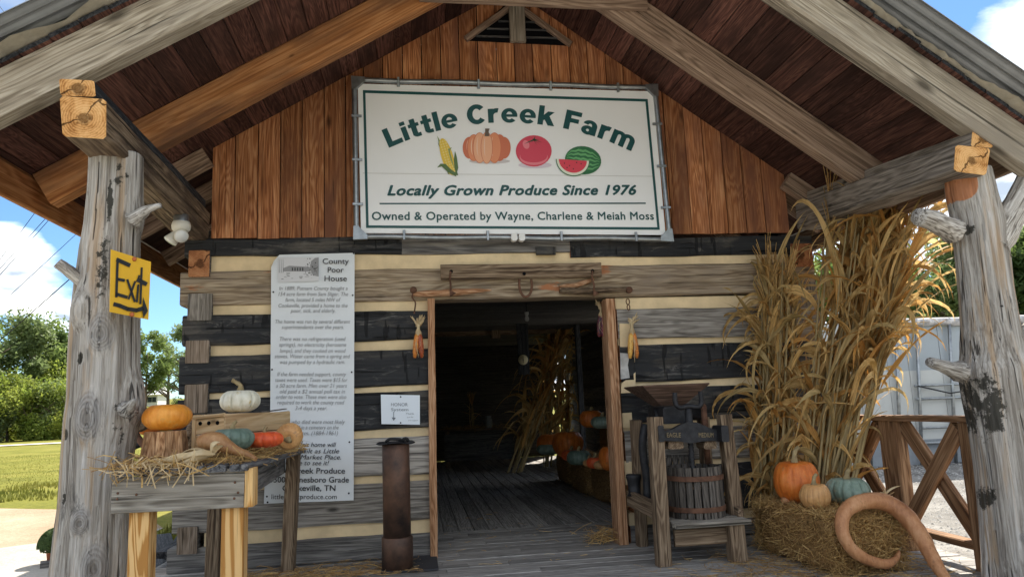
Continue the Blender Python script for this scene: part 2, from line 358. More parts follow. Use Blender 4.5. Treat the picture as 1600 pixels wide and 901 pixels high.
M_['crate'] = wood('crate_wood', (.44, .28, .14), (.62, .43, .235), (.72, .54, .33), along=.8, cross=10, rings=6, var=.12, knots=.5, crack=.15, bump=.2)
M_['jamb'] = wood('door_jamb', (.20, .09, .04), (.38, .20, .105), (.52, .32, .19), along=.8, cross=20, var=.1, knots=.6, crack=.8)
M_['iron'] = plain('cast_iron', (.030, .030, .033), .6, .4, metal=.5, nsc=20, namt=.5, bump=.2)
M_['rust'] = plain('rusty_iron', (.13, .065, .04), .8, .3, metal=.2, nsc=18, namt=.45, bump=.3)
M_['whitewash'] = plain('worn_whitewash', (.50, .49, .47), .9, .1, nsc=14, namt=.3)
M_['roofmetal'] = plain('corrugated_metal', (.27, .28, .285), .5, .4, metal=.35, nsc=3, namt=.25)
M_['galv'] = plain('galvanised_steel', (.34, .36, .37), .42, .5, metal=.85, nsc=14, namt=.25)
M_['white'] = plain('white_paint', (.78, .77, .74), .5, .4, nsc=2, namt=.04)
M_['cream'] = plain('cream_plastic', (.66, .63, .54), .45, .4)
M_['signwhite'] = plain('sign_vinyl', (.88, .88, .87), .38, .45, nsc=1.2, namt=.03)
M_['green'] = plain('dark_green_print', (.010, .075, .075), .45, .4)
M_['banner'] = plain('banner_vinyl', (.72, .75, .77), .5, .35, nsc=2.5, namt=.06)
M_['ink'] = plain('black_print', (.03, .03, .035), .6, .2)
M_['greyink'] = plain('faded_print', (.24, .24, .25), .6, .2)
M_['yellow'] = plain('yellow_paint', (.75, .42, .012), .5, .4, nsc=5, namt=.06)
M_['blackpaint'] = plain('black_marker', (.016, .018, .02), .55, .3)
M_['screw'] = plain('rusty_screw', (.45, .13, .04), .6, .3)
M_['straw'] = leafmat('straw', (.42, .25, .085), (.70, .48, .20), .2, rnd=.2, nsc=30)
M_['straw2'] = leafmat('old_straw', (.26, .145, .055), (.50, .32, .14), .15, rnd=.2, nsc=30)
M_['husk'] = leafmat('pale_husk', (.58, .42, .22), (.80, .66, .42), .3, rnd=.1, nsc=12)
M_['corn1'] = leafmat('dry_corn_leaf', (.36, .20, .055), (.80, .56, .24), .4, rnd=.3, nsc=4, stripes=(5, 130, 5))
M_['corn2'] = leafmat('olive_corn_leaf', (.28, .19, .065), (.66, .48, .22), .35, rnd=.25, nsc=4, stripes=(5, 130, 5))
M_['corn3'] = leafmat('orange_corn_leaf', (.42, .20, .05), (.66, .38, .12), .45, rnd=.25, nsc=4, stripes=(5, 130, 5))
M_['stalk'] = plain('corn_stalk', (.33, .25, .12), .7, .3, nsc=9, namt=.35, rnd=.2)
M_['hay'] = plain('hay', (.26, .15, .06), .95, .1, nsc=45, namt=.6, bump=1.0)
M_['steel'] = plain('weathered_steel', (.055, .045, .042), .55, .4, metal=.3, nsc=7, namt=.5, c2=(.16, .085, .055), bump=.25)
M_['rubber'] = plain('rubber_mat', (.05, .05, .055), .8, .3, nsc=5, namt=.2)
M_['felt'] = plain('roof_felt', (.42, .38, .30), .9, .2, nsc=12, namt=.2, bump=.3)
M_['black0'] = plain('dark_void', (.006, .006, .007), .9, .1)  # flat black painting the darkness of vent, holes and board gaps
M_['terracotta'] = plain('terracotta', (.40, .12, .05), .8, .3, nsc=8, namt=.2)
M_['wire'] = plain('black_cable', (.02, .02, .022), .6, .3)
M_['glass'] = plain('lamp_glass', (.75, .75, .72), .15, .6)

# ------------------------------------------------------------------ text
def text_mesh(s, bold=0.0, shear=0.0, spacing=1.0, align='LEFT'):
    cu = bpy.data.curves.new('text', 'FONT'); cu.body = s; cu.size = 1; cu.offset = bold; cu.shear = shear; cu.space_character = spacing
    cu.align_x = align; cu.resolution_u = 3; cu.fill_mode = 'FRONT'
    o = bpy.data.objects.new('text_tmp', cu); C.objects.link(o)
    dg = bpy.context.evaluated_depsgraph_get(); me = bpy.data.meshes.new_from_object(o.evaluated_get(dg))
    vs = [v.co.copy() for v in me.vertices]; fs = [tuple(p.vertices) for p in me.polygons]
    bpy.data.objects.remove(o); bpy.data.curves.remove(cu); bpy.data.meshes.remove(me)
    return vs, fs
def embolden(vs, fs, r):
    if not r: return vs, fs
    V, F = [], []; n = 8 if r > .02 else 5
    for i in range(n):
        a = 6.2832*i/n; o = len(V); V += [Vector((v.x+math.cos(a)*r, v.y+math.sin(a)*r, i*.00012)) for v in vs]; F += [tuple(q+o for q in f) for f in fs]
    return V, F
class Ink:                           # flat print gathered into one mesh, in world XZ at a given Y
    def __init__(s): s.v = []; s.f = []; s.m = []
    def add(s, vs, fs, mi=0):
        o = len(s.v); s.v += [Vector(v) for v in vs]; s.f += [tuple(i+o for i in f) for f in fs]; s.m += [mi]*len(fs)
    def line(s, txt, p0, p1, hcap, mi=0, bold=0.0, shear=0.0, spacing=1.0):
        """p0,p1: left and right baseline points (world); hcap: capital height in metres"""
        vs, fs = embolden(*text_mesh(txt, 0, shear, spacing), bold)
        if not vs: return
        x0 = min(v.x for v in vs); x1 = max(v.x for v in vs); ux = (p1 - p0); w = ux.length; ux.normalize(); uz = Vector((-ux.z, 0, ux.x))
        if uz.z < 0: uz = -uz
        k = w/(x1-x0); hs = hcap/.70
        s.add([p0 + ux*((v.x-x0)*k) + uz*(v.y*hs) + Vector((0, -v.z, 0)) for v in vs], fs, mi)
    def poly(s, pts, mi=0):
        s.add(pts, [tuple(range(len(pts)))], mi)
    def build(s, name, mats, parent, label=None):
        c = sum(s.v, Vector())/len(s.v); o = ob(name, mesh(name, [v-c for v in s.v], s.f, mats, mi=s.m), T(c), parent, label)
        return o

# ================================================================== GROUND
GZ = -.35
def hill(x, y):
    d = math.hypot(x, y)
    h = max(0, (y - 75)) * .045 * (1 if x < 30 else .6)
    return GZ + min(h, 9) + (noise.noise(Vector((x*.05, y*.05, 3)))*.25 if d > 14 else 0) * min(1, (d-14)/20)
def ground():
    xs = [-600, -400, -250, -160, -110, -80, -60] + [-50 + i*2.5 for i in range(41)] + [60, 80, 110, 160, 250, 400, 600]
    ys = [-300, -150, -80, -40, -20] + [-12 + i*2.5 for i in range(44)] + [105, 115, 130, 150, 180, 220, 300, 450, 700]
    vs = [(x, y, hill(x, y)) for y in ys for x in xs]; nx = len(xs)
    fs = [(j*nx+i, j*nx+i+1, (j+1)*nx+i+1, (j+1)*nx+i) for j in range(len(ys)-1) for i in range(nx-1)]
    m, nt, b = newmat('field_grass', .95, .1)
    v, raw, r = coords(nt, (1, 1, 1), rnd=False)
    f = nse(nt, v, .5, 8, .65); f2 = nse(nt, v, 9, 6, .7)
    c = ramp(nt, mth(nt, 'ADD', mth(nt, 'MULTIPLY', f, .6), mth(nt, 'MULTIPLY', f2, .4)), [(.36, (.085, .09, .014)), (.5, (.145, .145, .022)), (.64, (.21, .185, .045))])
    nt.links.new(c, b.inputs['Base Color']); setbump(nt, b, f2, .7, .05)
    o = ob('ground', mesh('ground', vs, fs, m, smooth=True)); o['kind'] = 'structure'
ground()
def road_mat(name, a, b_, c_, sc_=3):
    m, nt, b = newmat(name, .95, .1)
    v, raw, r = coords(nt, (1, 1, 1), rnd=False)
    f = nse(nt, v, sc_*.25, 6, .6); f2 = nse(nt, v, sc_*9, 6, .75)
    c = ramp(nt, mth(nt, 'ADD', mth(nt, 'MULTIPLY', f, .5), mth(nt, 'MULTIPLY', f2, .5)), [(.34, a), (.5, b_), (.66, c_)])
    nt.links.new(c, b.inputs['Base Color']); setbump(nt, b, f2, .9, .02); return m
def sheet(name, outline_l, outline_r, z, mat):
    n = len(outline_l); k = 12; vs = []
    for a, b in zip(outline_l, outline_r):
        for j in range(k+1):
            t = j/k; x = a[0]+(b[0]-a[0])*t; y = a[1]+(b[1]-a[1])*t
            e = noise.noise(Vector((x*.6, y*.6, 1)))*.35 if j in (0, k) else 0
            vs.append((x+e, y+e, z if z is not None else hill(x, y)+.05))
    fs = [(i*(k+1)+j, i*(k+1)+j+1, (i+1)*(k+1)+j+1, (i+1)*(k+1)+j) for i in range(n-1) for j in range(k)]
    o = ob(name, mesh(name, vs, fs, mat)); o['kind'] = 'structure'
dirt = road_mat('dirt_road', (.21, .15, .095), (.33, .255, .175), (.43, .36, .275)); yard = road_mat('pale_gravel_lot', (.26, .235, .20), (.40, .37, .325), (.50, .47, .43))
# dirt drive in front of and beside the market: far edge meets the grass near Y = 8
L1 = [(-60, 40), (-40, 28), (-24, 18.5), (-14, 12.5), (-9, 9.6), (-6.6, 8.3), (-4.5, 7.2), (-3.4, 5)]
R1 = [(-60, 33), (-40, 20), (-24, 9), (-14, 2), (-9, -2), (-7, -5), (-6, -9), (-5, -14)]
sheet('dirt_road', L1, R1, GZ + .004, dirt)
sheet('dirt_yard', [(-3.4, 5), (-3.3, 2), (-3.2, -2.6), (1, -2.8), (6, -3), (12, -3)], [(-30, -10), (-26, -26), (-14, -34), (5, -36), (20, -34), (34, -22)], GZ + .008, yard)  # lot widened and paled out of view to bounce sunlight onto the facade
pl = [(-90+i*3, 56-i*.12) for i in range(34)]
sheet('far_path', pl, [(x, y-2.6) for x, y in pl], None, road_mat('pale_path', (.45, .38, .28), (.58, .5, .4), (.66, .6, .5)))
grav = road_mat('grey_gravel', (.08, .075, .07), (.20, .19, .175), (.36, .345, .32), 5)
sheet('gravel_yard', [(3.3, -3), (3.3, 2), (3.45, 6), (4, 12)], [(9, -16), (20, -4), (24, 6), (26, 12)], -.212, grav)
# gravel bed edge slopes are hidden; loose stones give it relief
def pebbles():
    vs, fs = [], []
    for i in range(7000):
        x = R_.uniform(3.7, 9.5); y = R_.uniform(-1.5, 7); s = R_.uniform(.008, .026)
        o = len(vs); h = s*.6
        for k in range(5):
            a = k*1.257 + R_.random(); vs.append((x+math.cos(a)*s*R_.uniform(.7, 1.2), y+math.sin(a)*s, -.212))
        vs.append((x, y, -.212+h)); fs += [(o+k, o+(k+1) % 5, o+5) for k in range(5)]
    tag(ob('loose_gravel', mesh('loose_gravel', vs, fs, plain('gravel_stone', (.34, .33, .31), .9, .2, nsc=8, namt=.45))), 'loose grey gravel lying in the yard right of the porch', 'gravel', kind='stuff')
pebbles()
def blades(name, label, n, rx, ry, hh, m, z=GZ, clump=0):
    vs, fs = [], []
    for i in range(n):
        x = R_.uniform(*rx); y = R_.uniform(*ry)
        if clump and noise.noise(Vector((x*.8, y*.8, 9))) < clump: continue
        h = R_.uniform(.5, 1)*hh; a = R_.random()*6.3; w = .008+h*.06; dx, dy = math.cos(a)*w, math.sin(a)*w; l = R_.uniform(-.5, .5)*h
        o = len(vs); zz = hill(x, y); vs += [(x-dx, y-dy, zz), (x+dx, y+dy, zz), (x+l*dy/w*.6, y-l*dx/w*.6, zz+h)]; fs.append((o, o+1, o+2))
    tag(ob(name, mesh(name, vs, fs, m)), label, 'grass', kind='stuff')
gm = leafmat('grass_blade', (.11, .125, .02), (.20, .185, .035), .3, rnd=0, nsc=.9)
def gl(x, y):  # keep off the drive
    return True
blades('meadow_grass', 'short sunlit grass growing across the field beyond the dirt drive', 30000, (-34, -8.5), (13, 34), .04, gm)
blades('verge_grass', 'tufts of taller grass along the edge of the dirt drive', 5000, (-9.5, -4.2), (9.2, 15), .11, gm, clump=-.1)
blades('corner_grass', 'weedy grass growing beside the left corner of the porch', 2600, (-3.3, -2.15), (-.5, 7), .12, gm, clump=.0)
# ================================================================== TREES
LEAF = [leafmat('oak_leaf', (.10, .15, .04), (.22, .29, .085), .5, rnd=.12, nsc=.35), leafmat('bright_shrub_leaf', (.13, .19, .03), (.33, .36, .07), .5, rnd=.1, nsc=.6),
        leafmat('dark_leaf', (.045, .08, .024), (.11, .17, .045), .45, rnd=.1, nsc=.35), leafmat('willow_leaf', (.11, .16, .06), (.24, .30, .12), .5, rnd=.1, nsc=.5)]  # leaf colours lightened in place of distance haze
BARK = plain('bark', (.10, .08, .06), .9, .1, nsc=6, namt=.4)
def crown_mesh(name, seed, n, rx, rz, leaf, mat, clumps=16, lowest=.12, open_=0.5):
    r = random.Random(seed); vs, fs = [], []; cl = []
    for i in range(clumps):
        a = r.random()*6.283; t = (i+.5)/clumps; zz = lowest + (1-lowest)*t
        rr = rx*math.sqrt(max(.05, 1-((zz-.45)/.58)**2))*r.uniform(.35, .85)
        cl.append((Vector((math.cos(a)*rr, math.sin(a)*rr, zz*rz)), r.uniform(.22, .42)*rx))
    for i in range(n):
        c, s = cl[r.randrange(clumps)]
        d = Vector((r.gauss(0, 1), r.gauss(0, 1), r.gauss(0, .75))); d.normalize(); p = c + d*s*(r.random()**open_)
        q = Vector((r.gauss(0, 1), r.gauss(0, 1), r.gauss(0, 1)+.6)).normalized(); u = q.orthogonal().normalized(); v = q.cross(u); a = r.random()*6.28
        u, v = u*math.cos(a)+v*math.sin(a), v*math.cos(a)-u*math.sin(a); l = leaf*r.uniform(.6, 1.3); o = len(vs)
        vs += [p-u*l, p+v*l*.45, p+u*l, p-v*l*.45]; fs.append((o, o+1, o+2, o+3))
    return mesh(name, vs, fs, mat)
def trunk_mesh(name, seed, rx, rz):
    r = random.Random(seed); vs, fs = [], []
    def limb(pts, rs):
        v, f = tube('', pts, rs, None, ret=True, Mw=T((0, 0, 0)), sides=7); o = len(vs); vs.extend(v); fs.extend(tuple(i+o for i in g) for g in f)
    top = Vector((r.uniform(-.1, .1)*rx, 0, rz*.8)); limb(spline([(0, 0, -.3), (r.uniform(-.05, .05)*rx, 0, rz*.35), top], 5), [rz*.028*(1-.085*i) for i in range(11)])
    for i in range(9):
        z = rz*r.uniform(.16, .6); a = r.random()*6.28; L = rx*r.uniform(.5, .9)
        limb(spline([(0, 0, z), (math.cos(a)*L*.5, math.sin(a)*L*.5, z+L*.25), (math.cos(a)*L, math.sin(a)*L, z+L*.6)], 3), [rz*.012*(1-.12*j) for j in range(7)])
    return mesh(name, vs, fs, BARK, smooth=True)
TREES = {}
def tree(name, kind, label, x, y, s=1, rz=0, sx=1, group=None, cat='tree', z=None):
    if kind not in TREES:
        rx, h, n, leaf, mat, cl, low, op = dict(
            oak=(4.2, 9.5, 9000, .20, LEAF[0], 22, .14, .5), oak2=(3.6, 10.5, 9000, .20, LEAF[3], 20, .16, .6), dark=(3.4, 9, 8000, .2, LEAF[2], 18, .1, .5),
            shrub=(2.4, 3.4, 6500, .11, LEAF[1], 16, .05, .5), shrub2=(2.3, 3.0, 6500, .11, LEAF[3], 16, .05, .5), airy=(3.0, 10, 4200, .17, LEAF[3], 17, .36, .8), tall=(3.6, 10.5, 7500, .20, LEAF[0], 18, .42, .55), bush=(1.3, 1.6, 3500, .07, LEAF[2], 12, .05, .5))[kind]
        sd_ = sum(map(ord, kind)); TREES[kind] = (crown_mesh('crown', sd_, n, rx, h, leaf, mat, cl, low, op), trunk_mesh('trunk', sd_+1, rx, h))
    cm, tm = TREES[kind]
    t = thing(name, label, cat, group=group); Mw = T((x, y, hill(x, y) if z is None else z)) @ Matrix.Rotation(rz, 4, 'Z') @ Matrix.Diagonal((s*sx, s*sx, s, 1)); t.matrix_basis = Mw; WM[t.name] = Mw
    for nm, me in (('crown', cm), ('trunk', tm)):
        o = bpy.data.objects.new(nm, me); C.objects.link(o); o.parent = t; WM[o.name] = Mw
    return t
def tx(px, Y): return at(px, 640, Y).x
gr = 'trees along the far edge of the field'
for (px, Y, kind, s, sx, lab) in (
    (-70, 66, 'oak', 1.15, 1, 'broad green oak at the far left end of the field'), (10, 74, 'oak2', 1.12, 1.15, 'tall rounded tree, tallest at the left edge of the field'),
    (52, 78, 'oak', 1.22, 1.0, 'big rounded green tree second from the left above the shrubs'), (98, 80, 'dark', 1.18, 1.0, 'dark green tree just left of the big cedar post'),
    (150, 84, 'oak', 1.05, 1, 'green tree hidden behind the left cedar post'), (225, 84, 'tall', 1.02, .9, 'tall leafy tree seen between the left post and the cabin'),
    (262, 104, 'airy', 1.15, 1.0, 'thin airy tree with sky showing through, right of the exit sign'), (292, 96, 'airy', 1.25, 1.0, 'tall open tree against the left corner of the log cabin'),
    (192, 108, 'dark', .8, 1.0, 'dark round tree beside the white farmhouse')):
    tree('leafy_tree' if kind != 'airy' else 'airy_tree', kind, lab, tx(px, Y), Y, s, R_.random()*6, sx, gr)
gr = 'shrubs in front of the tree line'
for (px, Y, kind, s, lab) in ((-30, 64, 'shrub2', 1.5, 'grey green shrub at the left edge of the photo'), (15, 66, 'shrub', 1.6, 'bright yellow green shrub below the tallest left tree'), (48, 65, 'shrub', 1.35, 'sunny yellow green shrub in the middle of the left thicket'),
    (78, 67, 'shrub2', 1.5, 'soft green shrub between the yellow shrub and the cedar post'), (108, 66, 'shrub', 1.3, 'low bright shrub touching the cedar post'), (10, 78, 'shrub2', 2.1, 'tall pale shrub rising behind the yellow green ones'), (90, 76, 'shrub', 1.9, 'upper green shrub behind the soft green one'),
    (212, 70, 'shrub2', .62, 'round shrub right of the left post, below the farmhouse'), (246, 86, 'shrub2', .55, 'shrub in front of the white farmhouse'), (290, 84, 'bush', 1.8, 'dark little bush on the slope beside the cabin corner')):
    tree('shrub', kind, lab, tx(px, Y), Y, s, R_.random()*6, 1, gr, 'shrub')
gr = 'trees behind the greenhouse'
for (px, Y, kind, s, lab) in ((1300, 25, 'dark', .78, 'dark tree behind the corn stalks'), (1375, 22, 'oak', .72, 'dense green tree behind the drooping corn leaves'), (1440, 26, 'dark', .80, 'shady tree between the corn leaves and the right post'), (1500, 21, 'oak2', .70, 'green tree directly behind the right cedar post'),
    (1575, 23, 'oak', .80, 'leafy tree right of the right cedar post'), (1650, 22, 'dark', .85, 'dark tree at the right edge of the photo'), (1410, 32, 'oak', .95, 'taller tree farther back behind the greenhouse'), (1610, 31, 'oak2', .95, 'tall tree farther back at the right edge')):
    tree('leafy_tree', kind, lab, tx(px, Y), Y, s, R_.random()*6, 1, gr)
# white farmhouse on the hill
def farmhouse():
    c = at(236, 628, 112); z0 = c.z - .6; x0, x1 = at(212, 628, 112).x, at(246, 628, 112).x
    t = thing('farmhouse', 'small white farmhouse with a bright metal roof on the far hill', 'house', (c.x, 112, z0))
    wl = plain('white_clapboard', (.68, .68, .67), .7, .3); rf = plain('white_metal_roof', (.72, .73, .74), .35, .5); gl_ = plain('dark_window_glass', (.03, .04, .05), .2, .6)
    box('wall', (x0, 112, z0), (x1, 117, z0+1.7), wl, t)
    vs = [(x0-.4, 111.4, z0+1.7), (x1+.4, 111.4, z0+1.7), (x1+.4, 114.5, z0+3.2), (x0-.4, 114.5, z0+3.2), (x0-.4, 117.6, z0+1.7), (x1+.4, 117.6, z0+1.7)]
    ob('roof', mesh('roof', vs, [(0, 1, 2, 3), (3, 2, 5, 4), (0, 3, 4), (1, 5, 2), (0, 4, 5, 1)], rf), None, t)
    for i in range(3):
        x = x0 + (x1-x0)*(.45 + .2*i); box('window', (x-.28, 111.93, z0+.6), (x+.28, 111.99, z0+1.35), gl_, t)
farmhouse()
# power lines
for i, (a, b, lab, Y) in enumerate((((0, 397), (80, 290), 'thin cable highest of the group left of the cedar post', 26), ((0, 411), (110, 290), 'thin cable just under the highest one at left', 26), ((0, 421), (118, 288), 'thin cable close below its neighbour at left', 26),
    ((0, 468), (200, 283), 'faint thin cable crossing the middle of the left sky', 30), ((20, 505), (240, 310), 'thick dark cable running down to the left trees', 24), ((-10, -10), (60, 80), 'thin cable in the upper left corner of the sky', 30), ((35, -15), (90, 66), 'thin cable second in the upper left corner of the sky', 30))):
    p, q = at(*a, Y), at(*b, Y); d = q-p; p = p - d*1.5; q = q + d*1.5
    pts = [p+(q-p)*t/12 + Vector((0, 0, -.25*(1-(2*t/12-1)**2))) for t in range(13)]
    o = tube('power_line', pts, .013 if i != 4 else .02, M_['wire'], sides=5); tag(o, lab, 'cable', 'power lines across the left sky')

# ================================================================== GREENHOUSE
def greenhouse():
    Y = 6.2; z0 = -.21; x0 = at(1335, 500, Y).x; x1 = at(1690, 500, Y).x; zt = 2.34
    t = thing('greenhouse', 'low white sheeted greenhouse with grey steel frame behind the railing', 'greenhouse', ((x0+x1)/2, Y+2, z0))
    film = plain('milky_sheet', (.36, .40, .43), .35, .5, nsc=1.5, namt=.08); pale = plain('white_sheet', (.52, .53, .51), .4, .4, nsc=1.5, namt=.06); blk = plain('grey_block', (.27, .29, .31), .8, .2, nsc=5, namt=.15); dk = plain('dirty_film', (.50, .48, .47), .6, .3, nsc=9, namt=.55)
    zs = [z0, z0+.42, z0+1.62, zt-.2, zt]
    cols = [x0, at(1392, 600, Y).x, at(1425, 600, Y).x, at(1477, 600, Y).x, at(1560, 600, Y).x, at(1640, 600, Y).x, x1]
    for i in range(len(cols)-1):
        a, b = cols[i], cols[i+1]
        box('panel', (a+.003, Y+.02, z0), (b-.003, Y+.06, z0+.42), blk, t)
        box('panel', (a+.003, Y+.025, z0+.423), (b-.003, Y+.055, z0+1.62), pale, t)
        box('panel', (a+.003, Y+.03, z0+1.623), (b-.003, Y+.05, zt-.16), film, t)
    tube('rolled_film', [(x0+(x1-x0)*i/24, Y-.02, zt-.08+R_.uniform(-.008, .008)) for i in range(25)], [.075+R_.uniform(-.008, .008) for _ in range(25)], dk, t, 12)
    for x in cols: tube('frame_post', [(x-.03, Y-.05, z0), (x+.20, Y-.05, zt-.02)], .030, M_['galv'], t, 8)
    for (zz, rr) in ((z0+.36, .03), (z0+.62, .02), (z0+1.12, .022), (z0+1.35, .02)): tube('frame_rail', [(cols[2], Y-.055, zz), (x1, Y-.055, zz)], rr, M_['galv'], t, 8)
    tube('brace', [(cols[2]+.04, Y-.09, z0+1.35), (cols[3], Y-.09, z0+1.2), (cols[4], Y-.09, z0+1.3)], .012, M_['iron'], t, 6)
    vs = [(x0, Y+.06, zt), (x1, Y+.06, zt), (x1, Y+2, zt+.08), (x0, Y+2, zt+.08), (x1, Y+4, zt), (x0, Y+4, zt)]
    ob('roof_sheet', mesh('roof_sheet', vs, [(0, 1, 2, 3), (3, 2, 4, 5)], film), None, t)
    box('side_wall', (x0-.04, Y+.06, z0), (x0, Y+4, zt), pale, t)
    box('back_wall', (x0, Y+4, z0), (x1, Y+4.05, zt), film, t)
greenhouse()

# ================================================================== CABIN
RX, RZ, SL, SR = .88, 4.68, .60, .715         # ridge and the two roof slopes (underside of deck)
XEL, XER = -2.42, 3.72
YF, YB = -2.08, 10.2
def zdeck(x): return RZ - (SL*(RX-x) if x < RX else SR*(x-RX))
cabin = thing('log_cabin', 'log cabin farm market with cedar gable, black and grey logs and open door', 'cabin', (.83, .1, 0))
XL, XR = -1.56, 3.22                          # inner edges of corner log ends
def zz(py, px=600): return at(px, py, 0).z
def logx(name, x0, x1, zb, zt, m, yf=-.03, th=.2, jit=.013, label=None, low=1.6, **k):
    return timber(name, (x0, yf+th/2, (zb+zt)/2), (x1, yf+th/2, (zb+zt)/2), th, zt-zb, [m, M_['cutold']], cabin, jit=jit, ch=.012, label=label, low=low, **k)
# long logs over the door
TB = at(600, 371, 0).z; TB0 = at(600, 398, 0).z
logx('log', at(290, 385, 0).x, at(628, 385, 0).x, TB0, TB, M_['black'], label='tarred black top log end on the left')
logx('log', at(628, 385, 0).x+.003, at(889, 385, 0).x, TB0, TB-.004, M_['darklog'], yf=-.026, label='bare grey stretch of the top log above the door')
logx('log', at(889, 385, 0).x+.003, 3.42, at(1080, 400, 0).z, at(1080, 371, 0).z, M_['black'], label='tarred black top log on the right')
logx('log', -1.77, 3.42, at(600, 471.5, 0).z, at(600, 421, 0).z, M_['tanlog'], label='tan weathered header log above the door')
box('label_plate', at(838, 398, -.06), at(867, 386, -.035), M_['black'], cabin)
DL, DR = at(671, 600, 0).x, at(969, 600, 0).x     # log openings at the door
# left wall rows measured at px x=600: (top, bottom, material, left end px)
lrows = [(487, 532, 'black', 287, 0), (548, 604, 'black', 282, 0), (613, 671, 'black', 279, 0), (684, 742, 'palelog', 283, .02), (754, 814, 'greylog', 272, .02), (835, 866, 'darklog', 264, .0)]
for i, (a, b, mt, pl, _) in enumerate(lrows):
    logx('log', at(pl, (a+b)/2, 0).x, DL, at(600, b, 0).z if i < 5 else 0.0, at(600, a, 0).z, M_[mt], label=['upper black log left of the door', 'second black log left of the door', 'third black log, behind the honor system note', 'pale bleached log left of the door', 'grey log behind the rustic table', 'bottom sill log on the left'][i])
rrows = [(481, 527, 'greylog'), (538, 593, 'black'), (605, 656, 'black'), (668, 718, 'greylog'), (727, 798, 'black'), (815, 872, 'darklog')]
for i, (a, b, mt) in enumerate(rrows):
    logx('log', DR + (.0, .0, .0, .0, .05, 0)[i], 3.42, at(1080, b, 0).z if i < 5 else 0, at(1080, a, 0).z, M_[mt], label=['grey log right of the door', 'black nicked log right of the door', 'black log behind the press hopper', 'grey log behind the press crossbar', 'low black log behind the press', 'bottom sill log on the right'][i])
# pale patches of mortar stepped over the black logs by the right jamb
def patch(pts, m='chink', y=-.036):
    q = [at(px, py, y) for px, py in pts]; prism('chinking', [(v.x, v.z) for v in q], y, y+.02, M_[m], cabin)
patch([(969, 549), (987, 549), (990, 530), (988, 506), (968, 505)]); patch([(970, 592), (984, 590), (981, 570), (984, 552), (969, 551)], 'whitewash', -.038)
patch([(970, 614), (987, 613), (993, 604), (993, 581), (971, 599)]); patch([(973, 668), (999, 668), (998, 659), (988, 657), (987, 644), (972, 645)]); patch([(976, 757), (1001, 757), (1001, 721), (975, 720)])
# chinking strips, recessed between the logs
def chink(x0, x1, zb, zt): timber('chinking', (x0, .08, (zb+zt)/2), (x1, .08, (zb+zt)/2), .16, zt-zb, M_['chink'], cabin, jit=.004, ch=.01, low=1.0)
chink(XL-.0, 3.2, at(600, 424, 0).z, at(600, 395, 0).z)
lt = [472] + [r[1] for r in lrows]; 
for i in range(6): chink(XL, DL-.002, at(600, lrows[i][0]+3, 0).z, at(600, lt[i]-3, 0).z)
rt = [466] + [r[1] for r in rrows]
for i in range(6): chink(DR+.002, 3.2, at(1080, rrows[i][0]+3, 0).z, at(1080, rt[i]-3, 0).z)
# ends of the side-wall logs between the rows
for (x0, x1, a, b, m2, dy) in ((294, 329, 391, 433, M_['cutold'], -.05), (292, 331, 458, 501, M_['cutgrey'], -.05), (289, 327, 531, 568, M_['cutbrown'], -.045), (287, 326, 600, 645, M_['cutbrown'], -.045), (285, 324, 668, 712, M_['cutgrey'], -.045), (282, 318, 745, 778, M_['cutgrey'], -.045), (276, 308, 822, 866, M_['cutbrown'], -.05)):
    p, q = at(x0, b, dy), at(x1, a, dy)
    timber('side_log', ((p.x+q.x)/2, dy, (p.z+q.z)/2), ((p.x+q.x)/2, 9.9, (p.z+q.z)/2), q.x-p.x, q.z-p.z, [M_['darklog'], m2], cabin, jit=.006, ch=.006, segs=24)
    for ya_, yb_ in ((dy+.02, 4.3), (5.4, 9.9)): timber('side_log', ((3.32), ya_, (p.z+q.z)/2), (3.32, yb_, (p.z+q.z)/2), .2, q.z-p.z, [M_['darklog'], m2], cabin, jit=.006, ch=.006, segs=16)
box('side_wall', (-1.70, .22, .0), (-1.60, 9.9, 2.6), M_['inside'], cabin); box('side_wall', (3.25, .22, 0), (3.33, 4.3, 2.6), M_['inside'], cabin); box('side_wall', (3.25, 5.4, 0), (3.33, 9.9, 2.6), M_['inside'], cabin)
# gable siding, every board clipped by the roof line
def gable():
    pxs = [331, 367, 403, 438, 472, 507, 541, 570, 601, 633, 664, 695, 725, 755, 785, 814, 843, 873, 902, 931, 960, 988, 1016, 1047, 1078, 1106, 1135, 1163, 1193, 1229]
    xs = [at(p, 330, 0).x for p in pxs]; xs = [x + (.0 if 0 < i < len(xs)-1 else 0) for i, x in enumerate(xs)]
    zb = at(600, 370.5, 0).z
    for i in range(len(xs)-1):
        a, b = xs[i]+.004, xs[i+1]-.004
        pts = [(a, zb+R_.uniform(-.006, .004)), (b, zb+R_.uniform(-.006, .004)), (b, zdeck(b)-.004)] + ([(RX, RZ-.004)] if a < RX < b else []) + [(a, zdeck(a)-.004)]
        d = R_.uniform(-.004, .004)
        prism('siding_board', pts, -.018+d, .01+d, M_['siding'], cabin, long='Z')
gable()
box('gable_backing', (XL, .012, at(600, 371, 0).z), (XR, .03, 2.7), M_['black0'], cabin)
